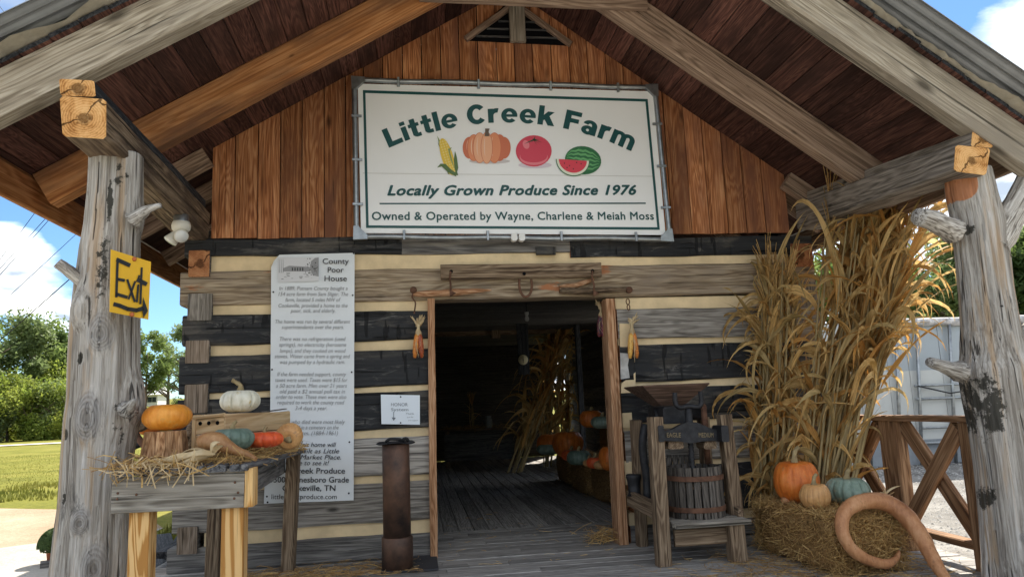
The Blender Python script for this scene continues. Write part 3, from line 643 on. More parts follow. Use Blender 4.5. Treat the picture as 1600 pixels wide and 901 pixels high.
# louvred peak vent
vx = at(727, 66, 0); vy = at(890, 74, 0); va = at(803, 18, 0)
for i in range(4): u_ = .12+.24*i; zz_ = vx.z+(va.z-vx.z)*u_; hw = (vy.x-vx.x)/2*(1-u_)*.92; xm = (vx.x+vy.x)/2; timber('louvre', (xm-hw, -.036, zz_), (xm+hw, -.036, zz_), .03, .012, M_['inside'], cabin)
prism('peak_vent', [(vx.x, vx.z), (vy.x, vy.z), (va.x+.06, va.z+.06), (va.x-.06, va.z+.06)], -.032, -.022, M_['black0'], cabin)  # flat black panel on the siding, paints the recess's shade
for (p, q) in ((vx, va+Vector((0, 0, .04))), (va+Vector((0, 0, .04)), vy)): timber('vent_trim', p+Vector((0, -.05, 0)), q+Vector((0, -.05, 0)), .04, .05, M_['rafbrown'], cabin, jit=.002)
box('vent_trim', (va.x-.055, -.09, vy.z+.0), (va.x+.08, -.05, va.z+.2), M_['rafgrey'], cabin)
# wall plate strip under siding
# door frame
jl = at(674.5, 600, -.06).x; 
timber('door_jamb', (at(673.5, 467, -.05).x, -.02, at(673.5, 467, -.05).z), (at(680, 865, -.05).x-.01, -.02, .0), .055, .14, M_['jamb'], cabin, up=(0, 1, 0), jit=.003)
timber('door_jamb', (at(952, 467, -.05).x, .02, at(952, 467, -.05).z), (at(974, 848, -.05).x, .02, .0), .075, .2, M_['jamb'], cabin, up=(0, 1, 0), jit=.003)
# ------------------------------------------------------------------ roof (part of the cabin)
def deck():
    for sgn, slope, xe in ((-1, SL, XEL), (1, SR, XER)):
        L = abs(xe-RX)*math.hypot(1, slope); w = .166; n = int(L/w)+1
        ca, sa = 1/math.hypot(1, slope), slope/math.hypot(1, slope)
        nrm = Vector((sgn*sa, 0, ca))
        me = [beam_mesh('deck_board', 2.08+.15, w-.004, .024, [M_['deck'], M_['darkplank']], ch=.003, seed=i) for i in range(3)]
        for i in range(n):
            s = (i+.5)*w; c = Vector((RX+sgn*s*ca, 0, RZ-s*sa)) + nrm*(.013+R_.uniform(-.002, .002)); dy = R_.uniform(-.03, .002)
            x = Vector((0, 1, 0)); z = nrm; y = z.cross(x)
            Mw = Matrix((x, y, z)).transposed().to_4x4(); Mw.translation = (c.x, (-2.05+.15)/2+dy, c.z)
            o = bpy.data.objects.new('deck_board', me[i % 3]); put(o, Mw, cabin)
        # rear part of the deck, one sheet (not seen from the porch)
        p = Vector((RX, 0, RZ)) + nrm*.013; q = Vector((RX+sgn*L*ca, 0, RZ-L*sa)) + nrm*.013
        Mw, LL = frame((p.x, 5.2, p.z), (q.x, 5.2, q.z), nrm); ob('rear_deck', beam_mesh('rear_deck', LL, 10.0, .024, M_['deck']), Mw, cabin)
        # corrugated metal on top, with overhang
        vs, fs = [], []; ny = 1000; y0, y1 = -2.30, YB+.1
        for j in range(ny+1):
            y = y0+(y1-y0)*j/ny; h = .075+.011*math.sin(y*2*math.pi/.076)
            for (s, t) in ((-.02, 0), (L+.16, 1)):
                c = Vector((RX+sgn*s*ca, y, RZ-s*sa)) + nrm*h; vs.append(c)
        fs = [(2*j, 2*j+1, 2*j+3, 2*j+2) for j in range(ny)]
        n0 = len(vs); vs += [v+nrm*.004 for v in vs]; fs += [tuple(i+n0 for i in reversed(f)) for f in fs] + [(0, n0, n0+1, 1)]
        ob('metal_roof', mesh('metal_roof', vs, fs, M_['roofmetal']), None, cabin)
        # ripped felt between deck and metal
        vs, fs = [], []; k = 90
        for j in range(k+1):
            s = L*j/k; e = -2.10-.09*abs(noise.noise(Vector((s*2.3+sgn*5, 1, 0))))*1.8 - .012*R_.random()
            for yy, hh in ((-1.9, .04), (e, .034-.012*R_.random())): vs.append(Vector((RX+sgn*s*ca, yy, RZ-s*sa))+nrm*hh)
        fs = [(2*j, 2*j+1, 2*j+3, 2*j+2) for j in range(k)]
        ob('roof_felt', mesh('roof_felt', vs, fs, M_['felt']), None, cabin)
deck()
def rafter(y, t, dep, mat, ext=0.0, x0=None, x1=None, both=(1, 1), name='rafter', jit=.004, drop=0, labels=(None, None)):
    for sgn, slope, xe, on in ((-1, SL, XEL-ext, both[0]), (1, SR, XER+ext, both[1])):
        if not on: continue
        k = math.hypot(1, slope); off = Vector((-sgn*slope/k, 0, -1/k))*(dep/2+.002+drop)
        xa = RX if x0 is None else x0
        p = Vector((xa, y, zdeck(xa)))+off; q = Vector((xe, y, RZ-slope*abs(xe-RX)))+off
        m = mat[0 if sgn < 0 else 1]
        timber(name, p, q, t, dep, [m, M_['cut']], cabin, up=(0, 0, 1), jit=jit, ch=.01, low=1.1, label=labels[0 if sgn < 0 else 1])
rafter(-1.985, .12, .235, (M_['rafgrey'], M_['rafgrey']), ext=.25, jit=.006, labels=('broad grey front rafter on the left', 'broad grey front rafter on the right'))
rafter(-.90, .12, .235, (M_['raforange'], M_['rafbrown']), jit=.006, labels=('warm orange rafter on the left', 'grey brown rafter on the right'))
rafter(.55, .07, .15, (M_['rafbrown'], M_['rafbrown']), x0=-1.5, both=(1, 0), name='rafter_tail'); rafter(1.5, .07, .15, (M_['rafbrown'], M_['rafbrown']), x0=-1.5, both=(1, 0), name='rafter_tail')
rafter(2.9, .07, .15, (M_['rafbrown'], M_['rafbrown']), x0=-1.5, both=(1, 0), name='rafter_tail')
rafter(.2, .07, .15, (M_['rafbrown'], M_['rafbrown']), x0=3.1, both=(0, 1), name='rafter_tail'); rafter(1.5, .07, .15, (M_['rafbrown'], M_['rafbrown']), x0=3.1, both=(0, 1), name='rafter_tail')
# short wall rafter pieces beside the siding
timber('rafter_tail', (XL-.01, -.10, 3.11), (-2.38, -.10, 2.62), .08, .15, M_['rafbrown'], cabin, jit=.003)
timber('rafter_tail', (XR-.02, -.10, 2.92), (3.70, -.10, 2.57), .08, .15, M_['rafbrown'], cabin, jit=.003)
box('fascia', (XEL-.04, -2.06, 2.47), (XEL, YB, 2.69), M_['raforange'], cabin); box('fascia', (XER, -2.06, 2.42), (XER+.04, YB, 2.64), M_['rafbrown'], cabin)
cp, cq = at(682, 4, -.98), at(986, 17, -.98)
timber('collar_tie', (cp.x-.12, -.985, cp.z+.115), (cq.x+.12, -.985, cq.z+.115), .05, .22, M_['rafbrown'], cabin, jit=.004)
# closed back gable, ceiling and interior surfaces
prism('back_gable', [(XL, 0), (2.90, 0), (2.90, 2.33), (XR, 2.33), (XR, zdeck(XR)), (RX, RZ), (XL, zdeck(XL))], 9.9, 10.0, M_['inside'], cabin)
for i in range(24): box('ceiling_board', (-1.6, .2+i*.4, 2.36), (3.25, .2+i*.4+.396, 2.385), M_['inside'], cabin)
# bottom of the photo: end piece where the porch stringer runs forward
# ------------------------------------------------------------------ porch
porch = thing('porch_floor', 'worn grey plank floor of the porch and market', 'floor', (.8, -.6, 0)); del porch['category']; porch['kind'] = 'structure'; del porch['label']
y = -2.42
while y < 1.04:
    w = .139; cuts = sorted([-1.98, 3.58] + [R_.uniform(-1.2, 3.0) for _ in range(2)])
    for a, b in zip(cuts[:-1], cuts[1:]):
        if b-a > .05: box('floor_board', (a+.002, y+.002, -.034+R_.uniform(-.002, .002)), (b-.002, y+w-.002, -.002+R_.uniform(-.003, .002)), M_['porch'], porch, jit=.0012)
    y += w
x = -1.58
while x < 3.2:
    w = .139; cut = R_.uniform(3, 6)
    for a, b in ((y+.004, cut), (cut+.004, 9.88)):
        box('floor_board', (x+.002, a, -.034), (x+w-.002, b, R_.uniform(-.004, .001)), M_['porch'], porch)
    x += w
box('floor_beam', (-1.96, -2.38, -.22), (-1.86, .0, -.04), M_['darklog'], porch); box('floor_beam', (-1.8, -2.41, -.22), (3.56, -2.33, -.04), M_['darklog'], porch); box('floor_beam', (3.46, -2.33, -.22), (3.55, 2.0, -.04), M_['darklog'], porch)
for xx in (-1.8, .9, 3.45): box('foundation_stone', (xx-.14, -2.36, GZ-.05), (xx+.14, -2.1, -.22), plain('stone', (.3, .29, .27), .9, .2, nsc=6), porch)
# ------------------------------------------------------------------ plate beams on the posts
def hexa(name, f4, b4, mats, parent, segs=18, jit=.006, label=None):
    """f4,b4: four corners (bl,br,tr,tl) of front and back ends"""
    f4 = [Vector(v) for v in f4]; b4 = [Vector(v) for v in b4]; c0 = sum(f4, Vector())/4; c1 = sum(b4, Vector())/4
    Mw, L = frame(c0, c1); inv = Mw.inverted(); vs, fs, mi = [], [], []
    for i in range(segs+1):
        t = i/segs; ring = [f4[k].lerp(b4[k], t) for k in range(4)]; o8 = []
        for k in range(4):
            a = ring[k]; pv = ring[k-1]; nx = ring[(k+1) % 4]
            o8 += [a.lerp(pv, .07), a.lerp(nx, .07)]
        for k, v in enumerate(o8):
            j = noise.noise_vector(Vector((t*L*1.6, k//2*5.1, c0.x)))*jit + noise.noise_vector(Vector((t*L*8, k//2*5.1, c0.x)))*jit*.4; j.y = 0
            vs.append(inv @ (v+j))
    for i in range(segs):
        for k in range(8): a = i*8+k; b = i*8+(k+1) % 8; fs.append((a, b, b+8, a+8)); mi.append(0)
    fs += [tuple(range(7, -1, -1)), tuple(segs*8+k for k in range(8))]; mi += [1, 1]
    return ob(name, mesh(name, vs, fs, mats, mi=mi), Mw, parent, label)
def rect(p, q, Y):   # px top-left, bottom-right -> four corners
    a = at(p[0], q[1], Y); b = at(q[0], q[1], Y); c = at(q[0], p[1], Y); d = at(p[0], p[1], Y); return [a, b, c, d]
yE = -2.26
fl = [at(99, 214, yE), at(168, 216, yE), at(166, 154, yE), at(93, 152, yE)]
bl_ = [Vector((-1.80, -.02, 2.47)), Vector((-1.575, -.02, 2.47)), Vector((-1.565, -.02, 2.70)), Vector((-1.80, -.02, 2.70))]
hexa('plate_beam', fl, bl_, [M_['beam'], M_['cut']], cabin, jit=.009, label='heavy hewn plate beam with sawn orange end over the left post')
fl2 = [at(95, 151, yE+.01), at(151, 151, yE+.01), at(147, 126, yE+.01), at(92, 125, yE+.01)]
hexa('plate_cap', [f+Vector((0, .0, .002)) for f in fl2], [Vector((-1.80, -.03, 2.705)), Vector((-1.60, -.03, 2.705)), Vector((-1.60, -.03, 2.79)), Vector((-1.80, -.03, 2.79))], [M_['darkplank'], M_['cut']], cabin, jit=.005)
yR = -2.05
fr = [at(1490, 268, yR), at(1540, 274, yR), at(1547, 232, yR), at(1494, 225, yR)]
br = [Vector((3.31, -.02, 2.50)), Vector((3.52, -.02, 2.50)), Vector((3.52, -.02, 2.74)), Vector((3.31, -.02, 2.74))]
hexa('plate_beam', fr, br, [M_['beamgrey'], M_['cut']], cabin, jit=.007, label='grey hewn plate beam with sawn end over the right post')
fr2 = [at(1517, 229, yR+.02), at(1550, 231, yR+.02), at(1554, 202, yR+.02), at(1520, 204, yR+.02)]
hexa('plate_cap', fr2, [Vector((3.36, -.03, 2.745)), Vector((3.5, -.03, 2.745)), Vector((3.5, -.03, 2.82)), Vector((3.36, -.03, 2.82))], [M_['beamgrey'], M_['cut']], cabin, jit=.004)

# ================================================================== CEDAR POSTS
def cedar_mat():
    m, nt, b = newmat('weathered_cedar', .85, .2)
    v, raw, rnd = coords(nt, (60, 60, 1.6), rnd=False)
    f = nse(nt, v, 1, 8, .7, .6); big = nse(nt, maps(nt, raw, (9, 9, .7)), 1, 5, .6, .8)
    col = ramp(nt, mth(nt, 'ADD', mth(nt, 'MULTIPLY', f, .6), mth(nt, 'MULTIPLY', big, .4)), [(.35, (.07, .055, .045)), (.44, (.27, .24, .205)), (.54, (.50, .465, .42)), (.66, (.72, .69, .65))])
    tan = nse(nt, maps(nt, raw, (11, 11, .5)), 1.3, 4, .6, .4)
    col = mixc(nt, ramp(nt, tan, [(.55, 0), (.65, .6)]), col, (.48, .32, .18))
    dk = nse(nt, maps(nt, raw, (7, 7, 1.6)), 1.1, 7, .75, .6)
    col = mixc(nt, ramp(nt, dk, [(.60, 0), (.67, .8)]), col, (.07, .065, .06))
    ck = nse(nt, maps(nt, raw, (30, 30, .45)), 1, 3, .5, .3); ckr = ramp(nt, ck, [(.60, 0), (.64, 1)])
    col = mixc(nt, mth(nt, 'MULTIPLY', ckr, .85), col, (.03, .026, .022))
    at_ = nt.nodes.new('ShaderNodeAttribute'); at_.attribute_name = 'tint'; sp = nt.nodes.new('ShaderNodeSeparateColor'); nt.links.new(at_.outputs['Color'], sp.inputs[0])
    kn, ms, oc = sp.outputs[0], sp.outputs[1], sp.outputs[2]
    ring = mth(nt, 'MULTIPLY', mth(nt, 'ADD', mth(nt, 'SINE', mth(nt, 'ADD', mth(nt, 'MULTIPLY', kn, 42), mth(nt, 'MULTIPLY', big, 14))), 1), .5)
    kc = ramp(nt, mth(nt, 'ADD', mth(nt, 'MULTIPLY', ring, .16), mth(nt, 'MULTIPLY', f, .84)), [(.3, (.21, .195, .18)), (.7, (.50, .475, .45))])
    kc = mixc(nt, ramp(nt, kn, [(.70, 0), (.84, .7)]), kc, (.15, .135, .12))
    col = mixc(nt, ramp(nt, mth(nt, 'ADD', kn, mth(nt, 'MULTIPLY', mth(nt, 'SUBTRACT', big, .5), .5)), [(.10, 0), (.34, .85)]), col, kc)
    br = mth(nt, 'ADD', mth(nt, 'MULTIPLY', nse(nt, raw, 13, 6, .75), .75), mth(nt, 'MULTIPLY', nse(nt, maps(nt, raw, (40, 40, 14)), 1, 4, .7), .25))
    col = mixc(nt, mth(nt, 'MULTIPLY', ramp(nt, mth(nt, 'ADD', ms, mth(nt, 'MULTIPLY', mth(nt, 'SUBTRACT', br, .5), 3.2)), [(.44, 0), (.62, 1)]), .92), col, (.035, .033, .026))
    col = mixc(nt, ramp(nt, mth(nt, 'ADD', oc, mth(nt, 'MULTIPLY', mth(nt, 'SUBTRACT', f, .5), .8)), [(.4, 0), (.6, .9)]), col, (.50, .19, .075))
    nt.links.new(col, b.inputs['Base Color'])
    h = mth(nt, 'SUBTRACT', f, mth(nt, 'MULTIPLY', ckr, 1.3)); setbump(nt, b, h, .9, .02); return m
M_['cedar'] = cedar_mat()
M_['stub'] = wood('cedar_stub', (.14, .12, .10), (.38, .35, .31), (.56, .53, .49), along=2, cross=30, crack=.8, knots=0, axis='Z', bump=.8)
def cedar_post(name, label, path, Y, feats, stubs, seed, zbot=GZ):
    """path: (px, py, radius px) rows from top to bottom, standing at depth Y"""
    k = (Y-CAM.y)/FPX*1.02
    rows = []
    for (px, py, r) in path: p = at(px, py, Y); rows.append((p.z, p.x, r*k))
    rows.sort(); p0 = rows[0]
    if rows[0][0] > zbot: rows.insert(0, (zbot-.02, rows[0][1]+(rows[0][1]-rows[1][1])*.6, rows[0][2]*1.06))
    n = 230; S = 96; vs, fs, col = [], [], []; zt = rows[-1][0]; zb = rows[0][0]
    F = []
    for (px, py, rx, ry, h, kn, ms, oc) in feats:
        c = at(px, py, Y-.1); F.append((c, rx*k, ry*k, h, kn, ms, oc))
    t = thing(name, label, 'post', (rows[0][1], Y, zb))
    def interp(z):
        for a, b in zip(rows[:-1], rows[1:]):
            if z <= b[0]:
                u = (z-a[0])/(b[0]-a[0]); u = u*u*(3-2*u)*.5+u*.5; return a[1]+(b[1]-a[1])*u, a[2]+(b[2]-a[2])*u
        return rows[-1][1], rows[-1][2]
    for i in range(n+1):
        z = zb+(zt-zb)*i/n; x, r = interp(z)
        for s in range(S):
            a = 2*math.pi*s/S; ca, sa = math.cos(a), math.sin(a)
            rr = r*(1 + .055*noise.noise(Vector((ca*2.2+seed, sa*2.2, z*.9))) + .05*noise.noise(Vector((ca*6+seed, sa*6, z*.5))) + .035*noise.noise(Vector((ca*15, sa*15+seed, z*.9))))
            if abs(math.sin(a*3.0+noise.noise(Vector((z*.7, seed, 0)))*2.2)) < .05: rr -= r*.045        # drying checks
            p = Vector((x+ca*rr, Y+sa*rr, z)); kk = mm = oo = 0
            if sa < .55:
                for (c, ex, ey, h, kn, ms, oc) in F:
                    d = math.hypot((p.x-c.x)/ex, (p.z-c.z)/(ey*(1.25 if p.z > c.z else .9)))
                    if d < 1.25:
                        g = max(0, 1-d*d*.64); rr2 = h*g*g; q = Vector((ca, sa, 0)); p += q*rr2
                        if kn: kk = max(kk, max(0, 1-d*.95)); p -= q*(.014*math.exp(-(d/.30)**2)-.008*math.exp(-((d-.38)/.12)**2))
                        if ms: mm = max(mm, ms*min(1, max(0, 1.15-d)*1.6))
                        if oc: oo = max(oo, min(1, max(0, 1.1-d)*3))
            vs.append(p-Vector((rows[0][1], Y, zb))); col.append((kk, mm, oo))
    for i in range(n):
        for s in range(S): a = i*S+s; b = i*S+(s+1) % S; fs.append((a, b, b+S, a+S))
    fs.append(tuple(range(S-1, -1, -1))); fs.append(tuple(n*S+k for k in range(S)))
    ob('trunk', mesh('trunk', vs, fs, M_['cedar'], smooth=True, col=col), T((rows[0][1], Y, zb)), t)
    for (pts, rs) in stubs:
        P = [at(px, py, yy) for (px, py, yy) in pts]; P = spline(P, 5); m = len(P)
        R = [rs[0]*k+(rs[1]-rs[0])*k*(i/(m-1))**.55 for i in range(m)]
        Mw, L = frame(P[0], P[-1]); Mr = Mw @ Matrix.Rotation(rad(90), 4, 'Y'); inv = Mr.inverted()
        v, f = tube('', [inv @ p for p in P], R, None, ret=True, Mw=T((0, 0, 0)), sides=18, nz_amp=.16)
        ob('branch_stub', mesh('branch_stub', v, f, [M_['stub'], M_['cutold']], smooth=True), Mr, t)
    return t
cedar_post('cedar_post', 'rough silver cedar trunk post on the left carrying the yellow exit sign',
    [(181, 243, 36), (180, 300, 37), (176, 350, 37), (172, 400, 40), (168, 450, 42), (166, 500, 44), (164, 560, 45), (162, 620, 45), (159, 660, 47), (152, 720, 45), (148, 780, 45), (143, 840, 47), (139, 901, 49)], -1.86,
    [(164, 525, 20, 30, .022, 1, 0, 0), (145, 655, 20, 36, .022, 1, 0, 0), (134, 815, 15, 18, .02, 1, 0, 0), (153, 885, 17, 32, .02, 1, 0, 0), (131, 488, 14, 32, .045, 0, 0, 0), (203, 628, 14, 36, .03, 0, 0, 0), (197, 860, 18, 60, .03, 0, 0, 0), (215, 335, 14, 30, .03, 0, 0, 0),
     (175, 320, 5, 40, 0, 0, .8, 0), (165, 430, 12, 60, 0, 0, .62, 0), (190, 275, 10, 20, 0, 0, .6, 0), (182, 690, 9, 60, 0, 0, .45, 0), (105, 680, 5, 8, -.01, 0, 1, 0), (103, 778, 5, 8, -.01, 0, 1, 0), (131, 562, 6, 9, -.012, 0, .9, 0)],
    [([(134, 446, -1.93), (112, 427, -1.98), (90, 410, -2.02)], (10, 7.5)), ([(207, 345, -1.95), (225, 331, -1.97), (236, 325, -1.98), (251, 321, -2.0)], (13, 3.5)), ([(199, 640, -2.0), (205, 632, -2.03), (211, 624, -2.05)], (14, 3))], 3.1)
cedar_post('cedar_post', 'thick forked cedar trunk post on the right with dark lichen and bare branch stubs',
    [(1512, 268, 36), (1517, 300, 38), (1530, 350, 40), (1535, 400, 40), (1540, 450, 40), (1546, 500, 42), (1550, 545, 46), (1553, 580, 52), (1560, 620, 53), (1572, 670, 55), (1582, 730, 56), (1590, 800, 56), (1598, 860, 58), (1602, 901, 60)], -1.86,
    [(1500, 360, 14, 40, .05, 0, .5, 0), (1510, 285, 17, 34, .0, 0, 0, 1), (1500, 575, 16, 34, .05, 0, .95, 0), (1515, 545, 14, 80, 0, 0, .75, 0), (1507, 455, 11, 45, 0, 0, .85, 0), (1547, 640, 20, 60, 0, 0, .72, 0), (1525, 612, 14, 26, 0, 0, .8, 0), (1555, 780, 12, 26, 0, 0, .8, 0), (1518, 358, 14, 10, 0, 0, .7, 0), (1495, 340, 7, 36, 0, 0, .7, 0),
     (1587, 660, 5, 8, .01, 1, 0, 0), (1588, 838, 6, 9, .01, 1, 0, 0), (1557, 480, 3, 3, -.004, 0, 1, 0)],
    [([(1490, 362, -1.90), (1465, 348, -1.95), (1436, 338, -2.0)], (22, 15)), ([(1500, 580, -1.95), (1482, 575, -2.0), (1453, 565, -2.05)], (18, 8)), ([(1545, 385, -1.88), (1572, 350, -1.9), (1592, 310, -1.92), (1612, 262, -1.93)], (36, 15)), ([(1590, 545, -1.9), (1603, 520, -1.95), (1622, 500, -2.0)], (20, 10))], 8.7)

# ================================================================== BIG SIGN
YS = -.10
def sgn():
    t = thing('market_sign', 'large white farm market sign with green lettering in a steel pipe frame', 'sign', at(800, 370, YS))
    c = [at(558, 368, YS), at(1045, 371, YS), at(1024, 137, YS), at(556, 126, YS)]
    def uv(px, py, d=.0):
        p = at(px, py, YS-.012-d); return p
    vs = [at(564, 364, YS-.01), at(1040, 367, YS-.01), at(1020, 143, YS-.01), at(559, 131, YS-.01)]; vs += [v+Vector((0, .008, 0)) for v in vs]
    cc = sum(vs, Vector())/8
    ob('sign_panel', mesh('sign_panel', [v-cc for v in vs], [(0, 1, 2, 3), (7, 6, 5, 4), (0, 4, 5, 1), (1, 5, 6, 2), (2, 6, 7, 3), (3, 7, 4, 0)], M_['signwhite']), T(cc), t)
    # green border: four strips
    ink = Ink(); b = [(572, 356), (1031, 359), (1012, 155), (567, 141)]; d = [(576, 352), (1027, 355), (1008.5, 159), (571, 145.5)]
    B = [uv(*p, .002) for p in b]; D = [uv(*p, .002) for p in d]
    for i in range(4): ink.add([B[i], B[(i+1) % 4], D[(i+1) % 4], D[i]], [(0, 1, 2, 3)])
    ink.add([uv(593, 319.2, .002), uv(1009, 318.6, .002), uv(1009, 316.4, .002), uv(593, 317, .002)], [(0, 1, 2, 3)])
    ink.build('green_border', [M_['green']], t)
    ink = Ink(); h = .0051
    ink.line('Locally Grown Produce Since 1976', uv(605, 305, .003), uv(995, 304, .003), 16*h, bold=.036, shear=.28, spacing=1.06)
    ink.line('Owned & Operated by Wayne, Charlene & Meiah Moss', uv(581, 343.5, .003), uv(1022, 343, .003), 13*h, bold=.018, spacing=1.05)
    ink.build('lettering', [M_['green']], t)['kind'] = 'stuff'
    # arched title: heavy grotesque capitals and lower case, letter by letter
    def rc(x0, y0, x1, y1): return [(x0, y0), (x1, y0), (x1, y1), (x0, y1)]
    def arc(cx, cy, rx, ry, ix, iy, a0, a1, n=22):
        return [[(cx+rx*math.cos(p), cy+ry*math.sin(p)), (cx+rx*math.cos(q), cy+ry*math.sin(q)), (cx+ix*math.cos(q), cy+iy*math.sin(q)), (cx+ix*math.cos(p), cy+iy*math.sin(p))] for p, q in [(rad(a0+(a1-a0)*i/n), rad(a0+(a1-a0)*(i+1)/n)) for i in range(n)]]
    G = {'L': (.76, [rc(0, 0, .28, 1), rc(.27, 0, .76, .24)]), 'i': (.26, [rc(0, 0, .26, .73), rc(0, .81, .26, 1)]), 'l': (.26, [rc(0, 0, .26, 1)]),
        't': (.52, [rc(.12, .12, .38, .97), rc(0, .55, .52, .73)]+arc(.36, .19, .24, .19, .0, .0, 180, 270, 6)+[rc(.34, 0, .52, .19)]),
        'e': (.78, arc(.39, .365, .39, .385, .15, .205, 0, 318)+[rc(.12, .295, .77, .425)]), 'C': (.90, arc(.47, .5, .47, .52, .20, .29, 40, 320, 30)), 'r': (.53, [rc(0, 0, .26, .73)]+arc(.42, .38, .40, .37, .16, .14, 75, 178, 8)),
        'k': (.80, [rc(0, 0, .26, 1), [(.22, .20), (.40, .36), (.76, .73), (.45, .73), (.22, .48)], [(.34, .42), (.52, .52), (.82, 0), (.50, 0), (.28, .36)]]), 'F': (.76, [rc(0, 0, .28, 1), rc(.27, .77, .76, 1), rc(.27, .39, .68, .61)]),
        'a': (.76, [rc(.47, .0, .73, .48)]+arc(.375, .46, .355, .29, .10, .12, 0, 165, 14)+arc(.31, .215, .31, .235, .075, .07, 0, 360, 24)), 'm': (1.14, [rc(0, 0, .26, .73), rc(.44, 0, .70, .47), rc(.88, 0, 1.14, .47)]+arc(.35, .46, .35, .29, .09, .11, 0, 150, 12)+arc(.79, .46, .35, .29, .09, .11, 0, 150, 12))}
    txt = 'Little Creek Farm'; Rr = 442.0; cx, cy = 797, 191.5+Rr; cap = 29.0; gap = .085; wd = [G[ch][0]+gap if ch != ' ' else .36 for ch in txt]; tot = sum(wd)-gap; s = 0; kx = 2*rad(25.3)*Rr/tot
    for ch, w in zip(txt, wd):
        if ch != ' ':
            gw = G[ch][0]; am = (s+gw/2-tot/2)*kx/Rr; ink = Ink()
            for n_, pl in enumerate(G[ch][1]):
                pts = []
                for (gx, gy) in pl:
                    dx = (gx-gw/2)*kx; dy = gy*cap*1.03; X = cx+math.sin(am)*(Rr+dy)+math.cos(am)*dx; Y2 = cy-math.cos(am)*(Rr+dy)+math.sin(am)*dx+(X-797)*.014; pts.append(uv(X, Y2, .003+n_*.00006))
                ink.poly(pts)
            ink.build('letter', [M_['green']], t)
        s += w
    # printed produce
    def el(ink, cx, cy, rx, ry, rot, mi, lay, n=28, a0=0, a1=360):
        r = rad(rot); ink.poly([uv(cx+math.cos(r)*rx*math.cos(a)-math.sin(r)*ry*math.sin(a), cy-(math.sin(r)*rx*math.cos(a)+math.cos(r)*ry*math.sin(a)), .003+lay*.0012) for a in [rad(a0+(a1-a0)*i/n) for i in range(n+(0 if a1-a0 == 360 else 1))]], mi)
    pal = lambda n, c: plain(n, c, .45, .4)
    ink = Ink(); mats = [pal('print_orange_%s' % n, c) for n, c in (('deep', (.62, .17, .08)), ('mid', (.76, .28, .13)), ('light', (.83, .42, .24)), ('pale', (.85, .55, .38)))] + [pal('print_stem', (.13, .09, .06)), pal('print_shadow', (.62, .57, .56))]
    el(ink, 765, 252, 32, 4, 0, 5, -.5)
    for j, (dx, rx, ry, mi) in enumerate(((-27, 10.5, 17, 0), (27, 10.5, 17, 0), (-20, 11, 21, 1), (20, 11, 21, 0), (-11, 11, 24, 2), (12, 11, 24, 1), (0, 9.5, 25, 2))):
        el(ink, 760.5+dx, 231, rx, ry, 0, 0, .8+j*.5); el(ink, 760.5+dx*.98, 231, rx*.90, ry*.97, 0, mi, 1.05+j*.5)
        pts = []
        for q in range(13): v = -1+q/6; pts.append(uv(760.5+dx*(.98+.05*0)-rx*.45*math.sqrt(1-v*v*.8)-.3, 229+v*ry*.62, .003+(1.2+j*.5)*.0012))
        for q in range(12, -1, -1): v = -1+q/6; pts.append(uv(760.5+dx*.98-rx*.45*math.sqrt(1-v*v*.8)+1.5*(1-v*v), 229+v*ry*.62, .003+(1.2+j*.5)*.0012))
        ink.poly(pts, 3)
    ink.poly([uv(x, y2, .0095) for x, y2 in ((757, 213), (765, 213), (763.5, 206), (765, 201), (758, 201), (758, 207))], 4)
    ink.build('pumpkin_picture', mats, t)
    ink = Ink(); mats = [pal('print_red', (.66, .06, .10)), pal('print_pink', (.80, .22, .26)), pal('print_leaf', (.03, .08, .04)), pal('print_lilac', (.70, .62, .68))]
    el(ink, 836, 258, 26, 5, 0, 3, -.5); el(ink, 834, 236, 28, 24.5, 0, 0, 1); el(ink, 834, 246, 22, 12, 0, 1, 2); el(ink, 822, 226, 5, 7, 20, 1, 2); el(ink, 834, 244, 21, 10, 0, 0, 2.6)
    for a in (-75, -40, -10, 200, 235, 90, 20):
        x1, y1 = 834+math.cos(rad(a+90))*15, 219+abs(math.sin(rad(a)))*6-math.sin(rad(a+90))*7; ink.poly([uv(833, 217.5, .008), uv(835, 219.5, .008), uv(x1, y1, .008)], 2)
    ink.build('tomato_picture', mats, t)
    ink = Ink(); mats = [pal('print_rind', (.03, .16, .06)), pal('print_rind_stripe', (.15, .42, .16)), pal('print_flesh', (.72, .06, .09)), pal('print_white_rind', (.78, .80, .66)), pal('print_seed', (.03, .02, .02))]
    el(ink, 911, 250.5, 28.5, 22, -8, 0, 1)
    for i, o in enumerate((-15, -9, -2, 6, 13)):
        pts = []; n = 14
        for s2 in (0, 1):
            for j in (range(n+1) if s2 == 0 else range(n, -1, -1)):
                u = -1+2*j/n; ww = 1.6*(1-u*u)+.2; yo = o*math.sqrt(max(0, 1-u*u*.9)); pts.append(uv(911+u*26, 250.5+yo+u*3.5+(ww if s2 else -ww)+math.sin(j*2.1+i)*.9, .0062))
        ink.poly(pts, 1)
    def half(r1, r2, mi, lay): ink.poly([uv(895+r1*math.cos(a)*1.0, 250+1.5*math.cos(a)+r2*math.sin(a), .003+lay*.0012) for a in [math.pi*i/20 for i in range(21)]], mi)
    half(26.5, 25.5, 0, 3.6); half(25.3, 24, 3, 4.2); half(22, 20, 2, 4.8)
    for x, y2 in ((882, 255), (890, 259), (901, 254), (908, 256), (896, 264), (886, 262)): el(ink, x, y2, .8, 1.2, 0, 4, 5.4, 8)
    ink.build('watermelon_picture', mats, t)
    ink = Ink(); mats = [pal('print_corn', (.80, .55, .06)), pal('print_kernel', (.86, .68, .22)), pal('print_husk', (.10, .17, .05)), pal('print_husk_light', (.26, .33, .12))]
    def leaf(pts, mi, lay): ink.poly([uv(x, y2, .003+lay*.0012) for x, y2 in pts], mi)
